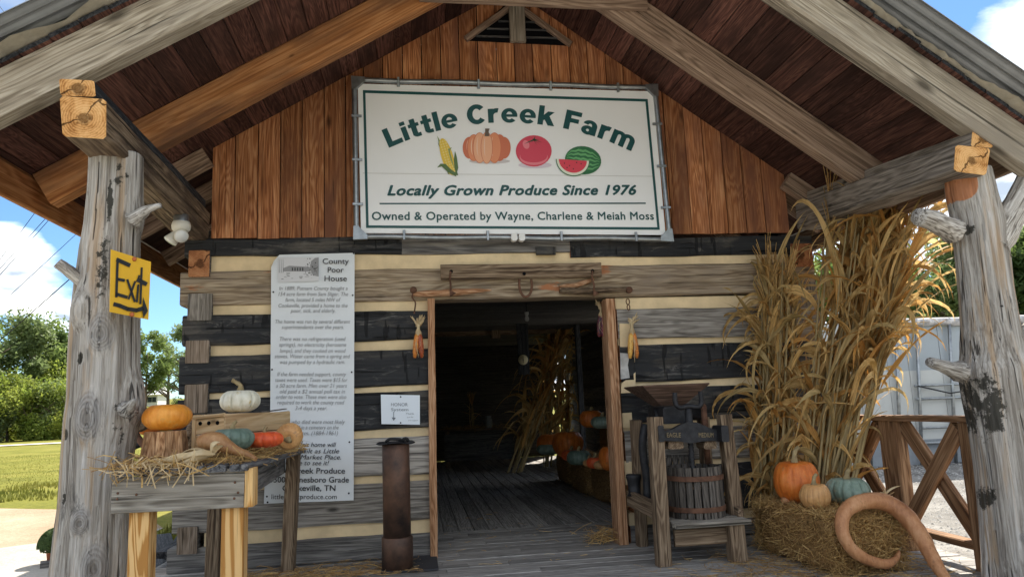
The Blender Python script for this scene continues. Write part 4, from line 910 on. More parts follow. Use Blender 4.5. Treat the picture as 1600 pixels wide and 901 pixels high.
    leaf([(684, 222), (700, 272), (716, 274), (712, 262), (700, 250)], 2, .5); leaf([(683, 212), (687, 219), (691, 226), (688, 232)], 3, .6)
    el(ink, 699, 245, 9.2, 30, 17, 0, 1)
    for r in range(13):
        for q in range(3): u = -24+r*4; el(ink, 699+u*.30+(q-1)*4.2*.95, 245+u+(q-1)*-1.2, 1.5, 1.5, 0, 1, 2, 6)
    leaf([(713, 276), (701, 270), (690, 260), (683, 262), (688, 256), (696, 256), (704, 264), (712, 270)], 2, 2.6); leaf([(713, 274), (716, 262), (714, 246), (711, 236), (709, 250), (710, 262)], 2, 2.6); leaf([(710, 264), (703, 236), (706, 230), (700, 233), (704, 250)], 3, 2.5)
    ink.build('corn_picture', mats, t)
    # seam in the vinyl
    ink = Ink(); ink.add([uv(567, 270.9, .001), uv(1020, 275.9, .001), uv(1020, 275.2, .001), uv(567, 270.2, .001)], [(0, 1, 2, 3)]); ink.build('vinyl_seam', [pal('seam_grey', (.55, .54, .50))], t)
    # pipe frame
    P = [at(557, 370, YS-.02), at(1047, 373.5, YS-.02), at(1023, 137, YS-.02), at(553.5, 125, YS-.02)]
    for i in range(4):
        a, b2 = P[i], P[(i+1) % 4]; n = 20
        tube('frame_pipe', [a.lerp(b2, j/n)+Vector((0, 0, .004*math.sin(j*.9+i))) for j in range(n+1)], .021, M_['galv'], t, 12)
    for i in range(4):
        a = P[i]; d1 = (P[(i+1) % 4]-a).normalized(); d2 = (P[i-1]-a).normalized()
        g = [a+Vector((0, -.022, 0))+v for v in (d1*-.025+d2*-.025, d1*.085+d2*-.02, d1*.085+d2*.012, d1*.015+d2*.085, d1*-.02+d2*.085)]
        g = g+[v+Vector((0, .044, 0)) for v in g]; c0 = sum(g, Vector())/10
        fs = [(0, 1, 2, 3, 4), (9, 8, 7, 6, 5)]+[(j, j+5, (j+1) % 5+5, (j+1) % 5) for j in range(5)]
        ob('corner_fitting', mesh('corner_fitting', [v-c0 for v in g], fs, M_['galv']), T(c0), t)
    clips = [(P[3].lerp(P[2], u), 0) for u in (.14, .40, .64, .87)]+[(P[0].lerp(P[1], u), 1) for u in (.145, .405, .64, .885)]+[(P[0].lerp(P[3], u), 2) for u in (.2, .48, .76)]+[(P[1].lerp(P[2], u), 3) for u in (.2, .47, .75)]
    for c0, kd in clips:
        d = [Vector((0, 0, -1)), Vector((0, 0, 1)), Vector((1, 0, 0)), Vector((-1, 0, 0))][kd]
        timber('clip', c0-d*.024+Vector((0, -.02, 0)), c0+d*.055+Vector((0, -.012, 0)), .022, .012, M_['galv'], t, up=(0, 1, 0))
    for x in (803, 815): p = at(x, 371.5, YS-.03); box('white_clamp', p+Vector((-.025, -.03, -.03)), p+Vector((.025, .03, .03)), M_['white'], t, ch=.012)
sgn()

# ================================================================== BANNER, NOTE, EXIT SIGN, LAMP
def banner():
    Y = -.062; t = thing('history_banner', 'long white vinyl banner telling the county poor house history, nailed to the logs', 'banner', at(488, 590, Y))
    n = 40; vs, fs = [], []
    for i in range(n+1):
        u = i/n; y = 398+(781-398)*u
        xl = 424-3*u if y < 738 else 414-(y-738)*.03; xr = 554-1.5*u
        if y < 412: xl += (412-y)*.9*(1 if y < 412 else 0)
        for j in range(13):
            v = j/12; px = xl+(xr-xl)*v; yy = y-3*v*(1-u)+(5*(1-v) if i == n else 5*(1-v)*u); p = at(px, yy, Y)
            p.y += .006*noise.noise(Vector((v*2.2, u*6, 2)))+(.03*(u-.88)*8*(1-v)*-1 if u > .88 else 0)*.4; vs.append(p)
    fs = [(i*13+j, i*13+j+1, (i+1)*13+j+1, (i+1)*13+j) for i in range(n) for j in range(12)]; k = len(vs)
    vs += [v+Vector((0, .002, 0)) for v in vs]; fs += [tuple(q+k for q in reversed(f)) for f in fs]; c0 = at(488, 590, Y)
    ob('vinyl_sheet', mesh('vinyl_sheet', [v-c0 for v in vs], fs, M_['banner'], smooth=True), T(c0), t)
    ink = Ink(); yy = Y-.012
    def ln(s, xa, xb, y, cap, mi=0, bold=0.0, sh=.0): ink.line(s, at(xa, y, yy), at(xb, y, yy), cap*.0051, mi, bold, sh, 1.0)
    for s, a, b, y in (('County', 504, 545, 412), ('Poor', 512, 537, 425.5), ('House', 507, 542, 439)): ln(s, a, b, y, 8.5, 0, .006)
    for s, a, b, y in (('In 1889, Putnam County bought a', 436, 543, 453), ('154 acre farm from Sam Sliger. The', 435, 544, 462), ('farm, located 5 miles NW of', 446, 532, 471), ('Cookeville, provided a home to the', 435, 543, 480), ('poor, sick, and elderly.', 454, 524, 488),
        ('The home was run by several different', 430, 547, 505), ('superintendents over the years.', 440, 537, 513.5), ('There was no refrigeration (used', 437, 540, 532), ('springs), no electricity (kerosene', 436, 541, 541), ('lamps), and they cooked on wood', 437, 540, 550.5), ('stoves. Water came from a spring and', 429, 547, 559), ('was pumped by a hydraulic ram.', 437, 539, 568),
        ('If the farm needed support, county', 433, 541, 587), ('taxes were used. Taxes were $15 for', 430, 543, 596), ('a 50 acre farm. Men over 21 years', 431, 542, 605), ('old paid a $2 annual poll tax in', 437, 539, 614), ('order to vote. These men were also', 431, 541, 622.5), ('required to work the county road', 433, 538, 631), ('3-4 days a year.', 461, 511, 640),
        ('Those who died were most likely', 434, 539, 661.5), ('were buried in a cemetery on the', 434, 529, 670), ('farm. (1884-1961)', 466, 528, 679)): ln(s, a, b, y, 5.8, 1, .0, .22)
    for s, a, b, y in (('This historic home will', 434, 525, 697.5), ('be rebuilt as Little', 440, 530, 707.5), ('Creek Market Place.', 436, 533, 717), ('Come to see it!', 446, 514, 726)): ln(s, a, b, y, 6.6, 0, .005, .22)
    ln('Little Creek Produce', 423, 539, 739, 8, 0, .012); ln('3500 Gainesboro Grade', 421, 545, 753, 8, 0, .01); ln('Cookeville, TN', 441, 524, 766, 8, 0, .012); ln('littlecreekproduce.com', 424, 526, 779, 7, 0)
    ink.build('lettering', [M_['ink'], M_['greyink']], t)['kind'] = 'stuff'
    # small printed photograph of the old house
    ink = Ink(); q = lambda x, y, d=.001: at(x, y, yy-d)
    gph = [plain('photo_grey_%s' % n, (g, g, g*1.02), .6, .2) for n, g in (('pale', .64), ('mid', .30), ('dark', .08))]
    ink.add([q(434, 441), q(498, 439), q(498, 402), q(434, 402)], [(0, 1, 2, 3)], 0)
    ink.poly([q(498, 402, .002), q(498, 432, .002), q(489, 430, .002), q(484, 420, .002), q(486, 408, .002), q(492, 403, .002)], 1)
    for i in range(60): x, y = 488+R_.gauss(0, 5), 418+R_.gauss(0, 7); x = min(x, 497); y = min(max(y, 404), 436); s = R_.uniform(.4, 1.4); ink.add([q(x-s, y, .003), q(x, y+s, .003), q(x+s, y, .003), q(x, y-s, .003)], [(0, 1, 2, 3)], 2 if i % 2 else 1)
    for x in (436, 439, 442): ink.add([q(x, 426, .002), q(x+.7, 426, .002), q(x+.5, 405, .002), q(x+.2, 405, .002)], [(0, 1, 2, 3)], 2)
    ink.poly([q(442, 424, .002), q(484, 424, .002), q(484, 417, .002), q(470, 416, .002), q(452, 415, .002), q(442, 419, .002)], 1)
    for x in range(456, 476, 4): ink.add([q(x, 423, .003), q(x+2, 423, .003), q(x+2, 418, .003), q(x, 418, .003)], [(0, 1, 2, 3)], 2)
    for i in range(14): x, y = R_.uniform(440, 486), R_.uniform(426, 436); s = R_.uniform(1, 4); ink.add([q(x-s, y+.5, .002), q(x+s, y+.5, .002), q(x+s, y-.3, .002), q(x-s, y-.3, .002)], [(0, 1, 2, 3)], 2 if i % 3 == 0 else 1)
    ink.build('old_photo_print', gph, t)
    for p in ((552.5, 395.5), (427, 456), (425, 577), (551, 461), (549.5, 581), (421, 586), (546, 690), (545, 770), (417, 775), (418, 784)):
        lathe('nail', [(.001, .004), (.006, .003), (.007, 0)], M_['ink'], T(at(*p, yy-.002)) @ Matrix.Rotation(rad(90), 4, 'X'), t, 8)
    ink = Ink(); ink.poly([q(421.5, 416, .001), q(440, 402, .001), q(423, 414.5, .02), q(422, 412, .02)][:3], 0); ink.build('folded_corner', [plain('banner_back', (.55, .53, .48))], t)
banner()
def honor():
    Y = -.075; t = thing('honor_system_note', 'small white handwritten honor system note pinned on the black log beside the door', 'notice', at(625, 640, Y))
    pts = [at(596, 662, Y), at(656, 663, Y), at(656, 617, Y), at(595, 616, Y)]; c0 = sum(pts, Vector())/4
    vs = [p-c0 for p in pts]; vs += [v+Vector((0, .003, 0)) for v in vs]
    ob('card', mesh('card', vs, [(0, 1, 2, 3), (7, 6, 5, 4), (0, 4, 5, 1), (1, 5, 6, 2), (2, 6, 7, 3), (3, 7, 4, 0)], plain('note_paper', (.74, .79, .84), .5, .3)), T(c0), t)
    ink = Ink(); y = Y-.004; L = lambda s, a, b, yy, c: ink.line(s, at(a, yy, y), at(b, yy, y), c*.005, 0, .0, .0)
    L('HONOR', 611, 637, 634, 5); L('System', 611, 638, 641.5, 4.5); L('Thank', 634, 647, 647, 2.6); L('you for', 636, 646, 652, 2); L('your support', 638, 653, 657, 2)
    ink.add([at(614.6, 653, y), at(615.6, 653, y), at(615.6, 643, y), at(614.6, 643, y)], [(0, 1, 2, 3)]); ink.add([at(612, 651.5, y), at(615, 657, y), at(618.5, 652, y)], [(0, 1, 2)])
    ink.build('handwriting', [plain('faded_marker', (.22, .24, .27))], t)
    for p in ((626, 619.5), (626, 660)): lathe('pin', [(.001, .004), (.005, .003), (.006, 0)], M_['iron'], T(at(*p, Y-.003)) @ Matrix.Rotation(rad(90), 4, 'X'), t, 8)
honor()
def exitsign():
    # the plate is nailed to the round trunk and turned towards the right
    A = at(173.5, 389.5, -2.16); B = at(171.5, 487, -2.16); Cc = at(236, 409, -2.02); D = at(232, 499, -2.02)
    t = thing('exit_sign', 'yellow metal plate with hand painted Exit and a black arrow, nailed to the left post', 'sign', (A+D)/2)
    N_ = (Cc-A).cross(B-A).normalized(); N_ = -N_ if N_.y > 0 else N_
    c0 = (A+B+Cc+D)/4; vs = [A-c0, B-c0, D-c0, Cc-c0]; vs += [v-N_*.004 for v in vs]
    ob('plate', mesh('plate', vs, [(0, 1, 2, 3), (7, 6, 5, 4), (0, 4, 5, 1), (1, 5, 6, 2), (2, 6, 7, 3), (3, 7, 4, 0)], M_['yellow']), T(c0), t)
    ink = Ink()
    zoom = lambda X, Y2: (X/3.0025, 300+Y2/3.0033)
    def q(X, Y2):
        px, py = zoom(X, Y2); d = ray(px, py); k = (A+N_*.003-CAM).dot(N_)/d.dot(N_); return CAM+d*k
    def stroke(pts, w):
        for a, b in zip(pts[:-1], pts[1:]):
            dx, dy = b[0]-a[0], b[1]-a[1]; l = math.hypot(dx, dy); nx, ny = -dy/l*w/2, dx/l*w/2; ex, ey = dx/l*w*.3, dy/l*w*.3
            ink.add([q(a[0]+nx-ex, a[1]+ny-ey), q(b[0]+nx+ex, b[1]+ny+ey), q(b[0]-nx+ex, b[1]-ny+ey), q(a[0]-nx-ex, a[1]-ny-ey)], [(0, 1, 2, 3)])
    def done(nm):
        nonlocal ink; ink.build(nm, [M_['blackpaint']], t); ink = Ink()
    stroke([(552, 314), (546, 490)], 12); stroke([(552, 318), (606, 342)], 19); stroke([(550, 408), (582, 414)], 14); stroke([(546, 478), (594, 492)], 15); done('letter')
    stroke([(598, 412), (632, 512)], 11); stroke([(634, 420), (604, 500)], 10); done('letter'); stroke([(649, 436), (642, 514)], 10); stroke([(653, 392), (651, 402)], 9); done('letter')
    stroke([(665, 356), (659, 522)], 10); stroke([(648, 412), (684, 430)], 20); done('letter'); stroke([(538, 526), (560, 532), (600, 548), (640, 554), (668, 546)], 19)
    ink.add([q(672, 492), q(694, 556), q(672, 592), q(668, 545)], [(0, 1, 2, 3)])
    done('arrow')
    for p in ((630, 314), (619, 574)):
        lathe('screw', [(.001, .006), (.010, .004), (.012, 0)], M_['screw'], T(q(*p)) @ Matrix.Rotation(rad(90), 4, 'X'), t, 10)
exitsign()
def lamp():
    Y = -.75; c = at(283, 343, Y); t = thing('security_light', 'white twin head security floodlight under the left plate beam', 'lamp', c)
    lathe('base', [(.03, .05), (.048, .045), (.05, .0), (.052, -.005)], M_['galv'], T(at(283, 346, Y)), t, 20)
    lathe('housing', [(.01, .05), (.055, .045), (.062, .02), (.058, -.008), (.045, -.022), (.02, -.03)], M_['cream'], T(at(283, 357, Y)), t, 24)
    for (a, b, lab) in (((280, 364), (284, 370), 'a'), ((277, 364), (264, 379), 'b')):
        p, q = at(*a, Y), at(*b, Y-.07 if lab == 'a' else Y-.02); d = (q-p).normalized(); rot = d.to_track_quat('Z', 'Y').to_matrix().to_4x4()
        h = lathe('lamp_head', [(.012, -.02), (.026, 0), (.034, .03), (.044, .06), (.046, .075), (.040, .078)], M_['cream'], T(p) @ rot, t, 20)
        lathe('lens', [(.001, .080), (.039, .079), (.040, .074)], M_['glass'], T(p) @ rot, h, 20)
lamp()

# ================================================================== PUMPKINS AND GOURDS
def skin(name, c1, c2, c3, spots=None, rough=.5, sc_=9):
    m, nt, b = newmat(name, rough, .45); v, raw, r = coords(nt, (1, 1, 1))
    f = nse(nt, v, sc_, 8, .65); g = nse(nt, maps(nt, raw, (60, 60, 8)), 1, 5, .7)
    col = ramp(nt, mth(nt, 'ADD', mth(nt, 'MULTIPLY', f, .65), mth(nt, 'MULTIPLY', g, .35)), [(.34, c1), (.5, c2), (.66, c3)])
    at_ = nt.nodes.new('ShaderNodeAttribute'); at_.attribute_name = 'tint'; sp = nt.nodes.new('ShaderNodeSeparateColor'); nt.links.new(at_.outputs['Color'], sp.inputs[0])
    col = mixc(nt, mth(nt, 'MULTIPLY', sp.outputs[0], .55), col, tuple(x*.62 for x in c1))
    if spots: col = mixc(nt, ramp(nt, nse(nt, raw, 22, 5, .7), [(.60, 0), (.66, .8)]), col, spots)
    nt.links.new(col, b.inputs['Base Color']); setbump(nt, b, mth(nt, 'ADD', f, mth(nt, 'MULTIPLY', g, .4)), .25, .006); return m
SK = dict(orange=skin('orange_rind', (.52, .15, .012), (.72, .26, .025), (.82, .37, .06), spots=(.62, .30, .07)), deep=skin('deep_orange_rind', (.42, .085, .010), (.64, .16, .02), (.74, .26, .05), spots=(.46, .17, .05)),
    dull=skin('dull_orange_rind', (.42, .20, .07), (.60, .32, .12), (.68, .42, .19), spots=(.36, .20, .10)), red=skin('red_rind', (.52, .05, .015), (.72, .10, .025), (.80, .19, .06)),
    white=skin('white_rind', (.62, .58, .42), (.76, .73, .60), (.82, .80, .70), spots=(.55, .42, .18)), green=skin('blue_green_rind', (.13, .19, .14), (.24, .32, .25), (.36, .43, .35), spots=(.30, .28, .17)),
    dkgreen=skin('dark_green_rind', (.08, .13, .10), (.15, .21, .165), (.23, .29, .23)), tan=skin('tan_rind', (.26, .10, .04), (.44, .20, .085), (.58, .32, .16), spots=(.26, .12, .05), rough=.55, sc_=6), brown=skin('brown_rind', (.20, .09, .035), (.33, .16, .06), (.45, .26, .12), spots=(.14, .07, .04)))
STEM = plain('pumpkin_stem', (.30, .23, .12), .85, .2, nsc=25, namt=.4, bump=.5)
def pumpkin(name, label, c, rx, h, skin_, ribs=14, depth=.06, tilt=None, stem=.06, group=None, cat='pumpkin', ry=None, stem_r=.016, squash=1.0, seed=0, lean=(.35, .1)):
    """c: bottom centre; rx: radius; h: height"""
    t = thing(name, label, cat, c, group); S = 96; n = 40; vs, fs, col = [], [], []; ry = ry or rx
    Rm = tilt.to_4x4() if tilt else Matrix.Identity(4)
    for i in range(n+1):
        ph = math.pi*i/n; s = math.sin(ph)**.86; z = -math.cos(ph)
        dip = .20*math.exp(-((ph-math.pi)/.36)**2)+.08*math.exp(-(ph/.4)**2)*-1
        for k in range(S):
            a = 2*math.pi*k/S; wv = a+.10*noise.noise(Vector((a*1.3+seed, ph, 1))); g = abs(math.cos(wv*ribs/2))**.55 if False else (1-abs(math.sin(wv*ribs/2+seed)))
            gr = (1-abs(math.sin(wv*ribs/2+seed)))**4
            q = 1-depth*1.7*gr*(.35+.65*math.sin(ph)) + .06*noise.noise(Vector((math.cos(a)*1.1+seed, math.sin(a)*1.1, ph*1.1))) + .012*noise.noise(Vector((math.cos(a)*5+seed, math.sin(a)*5, ph*5)))
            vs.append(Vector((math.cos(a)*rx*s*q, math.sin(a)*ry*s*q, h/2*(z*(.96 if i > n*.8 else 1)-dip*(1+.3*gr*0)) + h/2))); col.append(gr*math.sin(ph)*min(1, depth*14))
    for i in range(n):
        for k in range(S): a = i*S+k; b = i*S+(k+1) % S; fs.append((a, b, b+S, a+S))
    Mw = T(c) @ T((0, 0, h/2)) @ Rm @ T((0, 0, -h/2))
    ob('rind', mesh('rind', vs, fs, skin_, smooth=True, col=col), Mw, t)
    if stem:
        z0 = h*.90; pts = spline([(0, 0, z0-.01), (0, 0, z0+stem*.45), (stem*lean[0]*.6, stem*lean[1], z0+stem*.8), (stem*lean[0]*1.3, stem*lean[1]*1.5, z0+stem)], 3); m = len(pts)
        v, f = tube('', pts, [stem_r*(1.9-.95*min(1, i/(m*.45))) if i < m*.5 else stem_r*(1+.15*i/m) for i in range(m)], None, ret=True, Mw=T((0, 0, 0)), sides=10, nz_amp=.5)
        ob('stem', mesh('stem', v, f, STEM, smooth=True), Mw, t)
    return t
def straws(name, n, samp, ln, w, mats, parent, label=None, bend=.25, flat=.35, cat=None, top=False):
    vs, fs, mi = [], [], []
    for i in range(n):
        p = Vector(samp()); L = R_.uniform(*ln); a = R_.random()*6.283; e = R_.gauss(0, flat); d = Vector((math.cos(a)*math.cos(e), math.sin(a)*math.cos(e), math.sin(e)))
        u = d.orthogonal().normalized(); u = Matrix.Rotation(R_.random()*3.14, 3, d) @ u; b = u.cross(d); ww = w*R_.uniform(.5, 1.4); k = 3; o = len(vs); bd = R_.uniform(-bend, bend)*L
        for j in range(k+1):
            s = j/k; q = p+d*(s-.5)*L+b*bd*(1-(2*s-1)**2); vs += [q-u*ww, q+u*ww]
        m = R_.randrange(len(mats)) if isinstance(mats, list) else 0
        for j in range(k): fs.append((o+2*j, o+2*j+1, o+2*j+3, o+2*j+2)); mi.append(m)
    c = sum(vs, Vector())/len(vs); o = ob(name, mesh(name, [v-c for v in vs], fs, mats, mi=mi), T(c), parent, label, 'stuff')
    if cat: o['category'] = cat
    return o
# ------------------------------------------------------------------ hay bales
def bale(name, label, loc, rz, size, group=None, n=2600, seed=0, mats=None):
    t = thing(name, label, 'hay bale', loc, group); l, w, h = size; Mw = T(loc) @ Matrix.Rotation(rz, 4, 'Z')
    bm = bmesh.new(); bmesh.ops.create_cube(bm, size=1); bmesh.ops.subdivide_edges(bm, edges=bm.edges[:], cuts=14, use_grid_fill=True)
    vs = []
    for v in bm.verts:
        p = v.co.copy(); q = Vector((p.x*l, p.y*w, (p.z+.5)*h)); s = max(abs(p.x)*2, abs(p.y)*2)
        d = Vector((p.x, p.y, p.z)); r = (abs(p.x*2)**8+abs(p.y*2)**8+abs(p.z*2)**8)**(1/8); d2 = p/r if r > 1 else p
        q = Vector((d2.x*l, d2.y*w, (d2.z+.5)*h)); q += noise.noise_vector(q*9+Vector((seed, 0, 0)))*.016+noise.noise_vector(q*3+Vector((seed, 0, 0)))*.014; v.co = q
        groove = math.exp(-((abs(q.y)-w*.22)/.02)**2)*.012; v.co.z -= groove if q.z > h*.5 else 0
    me = bpy.data.meshes.new('packed_hay'); bm.to_mesh(me); bm.free(); me.materials.append(M_['hay']); me.polygons.foreach_set('use_smooth', [True]*len(me.polygons))
    ob('packed_hay', me, Mw, t)
    def samp():
        f = R_.random(); x, y, z = R_.uniform(-.5, .5), R_.uniform(-.5, .5), R_.random()
        if f < .30: y = -.5 if R_.random() < .7 else .5
        elif f < .65: x = -.5 if R_.random() < .6 else .5
        else: z = 1.0
        q = Vector((x*l*1.0, y*w*1.0, z*h))+Vector((R_.gauss(0, .006),)*3)
        return Mw @ q
    straws('loose_hay', n, samp, (.04, .15), .0016, mats or [M_['straw'], M_['straw2'], M_['straw']], t, flat=.5)
    for s in (-1, 1):
        y = s*w*.22; k = .006; tube('twine', [Mw @ Vector(p) for p in ((-l/2-k, y, 0.01), (-l/2-k, y, h*.96), (-l/2+.02, y, h+k-.012), (l/2-.02, y, h+k-.012), (l/2+k, y, h*.96), (l/2+k, y, .01))], .0028, M_['straw'], t, 5, smooth=False)
    return t
a = onZ(1312, 895, 0); 
bale('hay_bale', 'old brown hay bale holding pumpkins, on the porch beside the right post', (2.72, -1.00, 0), rad(94), (.92, .50, .345), n=9000, seed=2)
gr = 'pumpkins on the right hay bale'
zb = .348
def onb(px, py): return onZ(px, py, zb)
p = onb(1253, 789); pumpkin('pumpkin', 'big bright orange pumpkin at the back of the right hay bale', (p.x+.03, p.y+.10, zb-.005), .158, .315, SK['deep'], 18, .035, stem=.10, group=gr, seed=1, stem_r=.014)
p = onb(1272, 794); pumpkin('pumpkin', 'small pale orange pumpkin with a tall stem, in front of the big orange one', (p.x, p.y-.03, zb-.008), .097, .185, SK['dull'], 16, .04, stem=.062, group=gr, seed=2, stem_r=.011)
p = onb(1325, 789); pumpkin('pumpkin', 'squat ribbed blue green pumpkin on the right side of the hay bale', (p.x+.03, p.y+.03, zb-.005), .145, .195, SK['green'], 13, .10, stem=.055, group=gr, seed=3, stem_r=.015)
for px, py, lab in ((1226, 787, 'left of two tiny tan gourds beside the orange pumpkin'), (1241.5, 787, 'right of two tiny tan gourds beside the orange pumpkin')):
    p = onb(px, py); pumpkin('tiny_gourd', lab, (p.x, p.y-.02, zb-.002), .032, .06, SK['tan'], 8, .01, stem=0, group=gr, cat='gourd', seed=px)
def snake():
    pts = [(1405, 860, -1.47), (1400, 872, -1.50), (1386, 880, -1.53), (1365, 877, -1.55), (1342, 866, -1.56), (1324, 848, -1.56), (1315, 824, -1.545), (1319, 801, -1.52), (1336, 787, -1.49), (1362, 781.5, -1.47), (1390, 787, -1.48), (1413, 803, -1.52), (1431, 825, -1.57), (1446, 850, -1.63), (1460, 876, -1.70), (1472, 896, -1.76), (1484, 915, -1.82)]
    rr = [2.2, 4.8, 7, 8.4, 9.2, 9.7, 10.2, 11, 12, 13, 14, 14.2, 13.5, 12.2, 10.5, 9, 8]
    P = spline([at(*q) for q in pts], 6); k = 4.35/FPX; R = []
    for i in range(len(P)): u = i/6; a = int(min(u, len(rr)-1)); b = min(a+1, len(rr)-1); R.append((rr[a]+(rr[b]-rr[a])*(u-a))*k)
    t = thing('snake_gourd', 'very long curled tan snake gourd leaning on the right hay bale', 'gourd', P[40]); tube('rind', P, [r*(1+.07*noise.noise(Vector((i*.22, 3, 1)))) for i, r in enumerate(R)], SK['tan'], t, 28, nz_amp=.10)
    tube('blossom_tip', [P[0], P[0]+(P[0]-P[2]).normalized()*.02+Vector((.015, 0, .012)), P[0]+Vector((.045, 0, .03))], [.008, .004, .002], STEM, t, 8)
snake()
# husk tuft behind the snake gourd
def husk_tuft(name, label, c, n, L, w, dirf, mat, group=None, cat='husk', parent=None):
    t = parent or thing(name, label, cat, c, group)
    for i in range(n):
        d = Vector(dirf()).normalized(); l = L*R_.uniform(.6, 1.15); dr = R_.uniform(.1, .5); k = 8; vs, fs = [], []; up = d.orthogonal().normalized(); up = Matrix.Rotation(R_.random()*6.28, 3, d) @ up; sd_ = d.cross(up)
        for j in range(k+1):
            s = j/k; p = d*l*s+Vector((0, 0, -1))*dr*l*s*s+up*.15*l*math.sin(s*3); ww = w*math.sin(math.pi*min(1, s*.85+.12))**.7*R_.uniform(.9, 1.1); vs += [p-sd_*ww, p+up*ww*.35, p+sd_*ww]
        for j in range(k): o = 3*j; fs += [(o, o+1, o+4, o+3), (o+1, o+2, o+5, o+4)]
        ob('husk_leaf', mesh('husk_leaf', vs, fs, mat, smooth=True), T(Vector(c)+Vector((R_.gauss(0, w*.5), R_.gauss(0, w*.5), R_.gauss(0, w*.3)))), t)
    return t
c = at(1378, 778, -1.28); husk_tuft('corn_husk', 'pale curly husk tuft lying between the blue green pumpkin and the snake gourd', c, 16, .14, .008, lambda: (R_.gauss(0, 1), R_.gauss(0, .6), R_.uniform(0, 1.2)), M_['husk'])
# ------------------------------------------------------------------ corn shocks
LEAVES = []
def corn_leaf(seed, L, w, droop, twist, curl):
    r = random.Random(seed); k = 13; vs, fs = [], []; tw = r.uniform(-twist, twist); sx = r.uniform(-.25, .25)
    pos = Vector((0, 0, 0)); el = rad(r.uniform(58, 80)); seg = L/k
    for j in range(k+1):
        s = j/k; e = el - droop*(s**1.5)*2.6; d = Vector((math.cos(e), sx*s, math.sin(e))).normalized()
        a = tw*s*3.0 + curl*math.sin(s*9+seed); side = Vector((0, 1, 0)); side = (side-side.dot(d)*d).normalized(); nrm = d.cross(side)
        s2 = side*math.cos(a)+nrm*math.sin(a); n2 = d.cross(s2); ww = w*(min(1, .35+s*3)*(1-s**2.2)+.02)*(1+.12*math.sin(s*21+seed))
        vs += [pos-s2*ww+n2*ww*.35*(1+math.sin(s*13+seed)*.5), pos.copy(), pos+s2*ww+n2*ww*.35]; pos = pos+d*seg
    for j in range(k): o = 3*j; fs += [(o, o+1, o+4, o+3), (o+1, o+2, o+5, o+4)]
    return vs, fs
cm_ = [M_['corn1'], M_['corn2'], M_['corn3'], M_['corn1']]
for i in range(36):
    v, f = corn_leaf(i, R_.uniform(.40, .82), R_.uniform(.013, .028), [.35, .7, 1.05, 1.4][i % 4]*R_.uniform(.8, 1.2), .8, R_.uniform(.1, .6))
    LEAVES.append(mesh('leaf', v, f, cm_[(i//4) % 4], smooth=True))
STK = []
for i in range(5):
    H = 1; P = spline([(0, 0, 0), (.012*math.sin(i), .012*math.cos(i*2), .35), (-.01, .012, .7), (.02*math.cos(i), 0, 1)], 5); v, f = tube('', P, [.011*(1-.55*j/15) for j in range(16)], None, ret=True, Mw=T((0, 0, 0)), sides=7); STK.append(mesh('stalk', v, f, M_['stalk'], smooth=True))
def tassel_mesh(i):
    vs, fs = [], []
    for k in range(9):
        a = R_.random()*6.28; e = R_.uniform(.1, .6); P = [Vector((math.cos(a)*e*s*.22, math.sin(a)*e*s*.22, .26*s-.05*e*s*s)) for s in (0, .33, .66, 1)]
        v, f = tube('', P, .0028, None, ret=True, Mw=T((0, 0, 0)), sides=4); o = len(vs); vs += v; fs += [tuple(q+o for q in g) for g in f]
    return mesh('tassel', vs, fs, M_['corn1'])
TAS = [tassel_mesh(i) for i in range(3)]
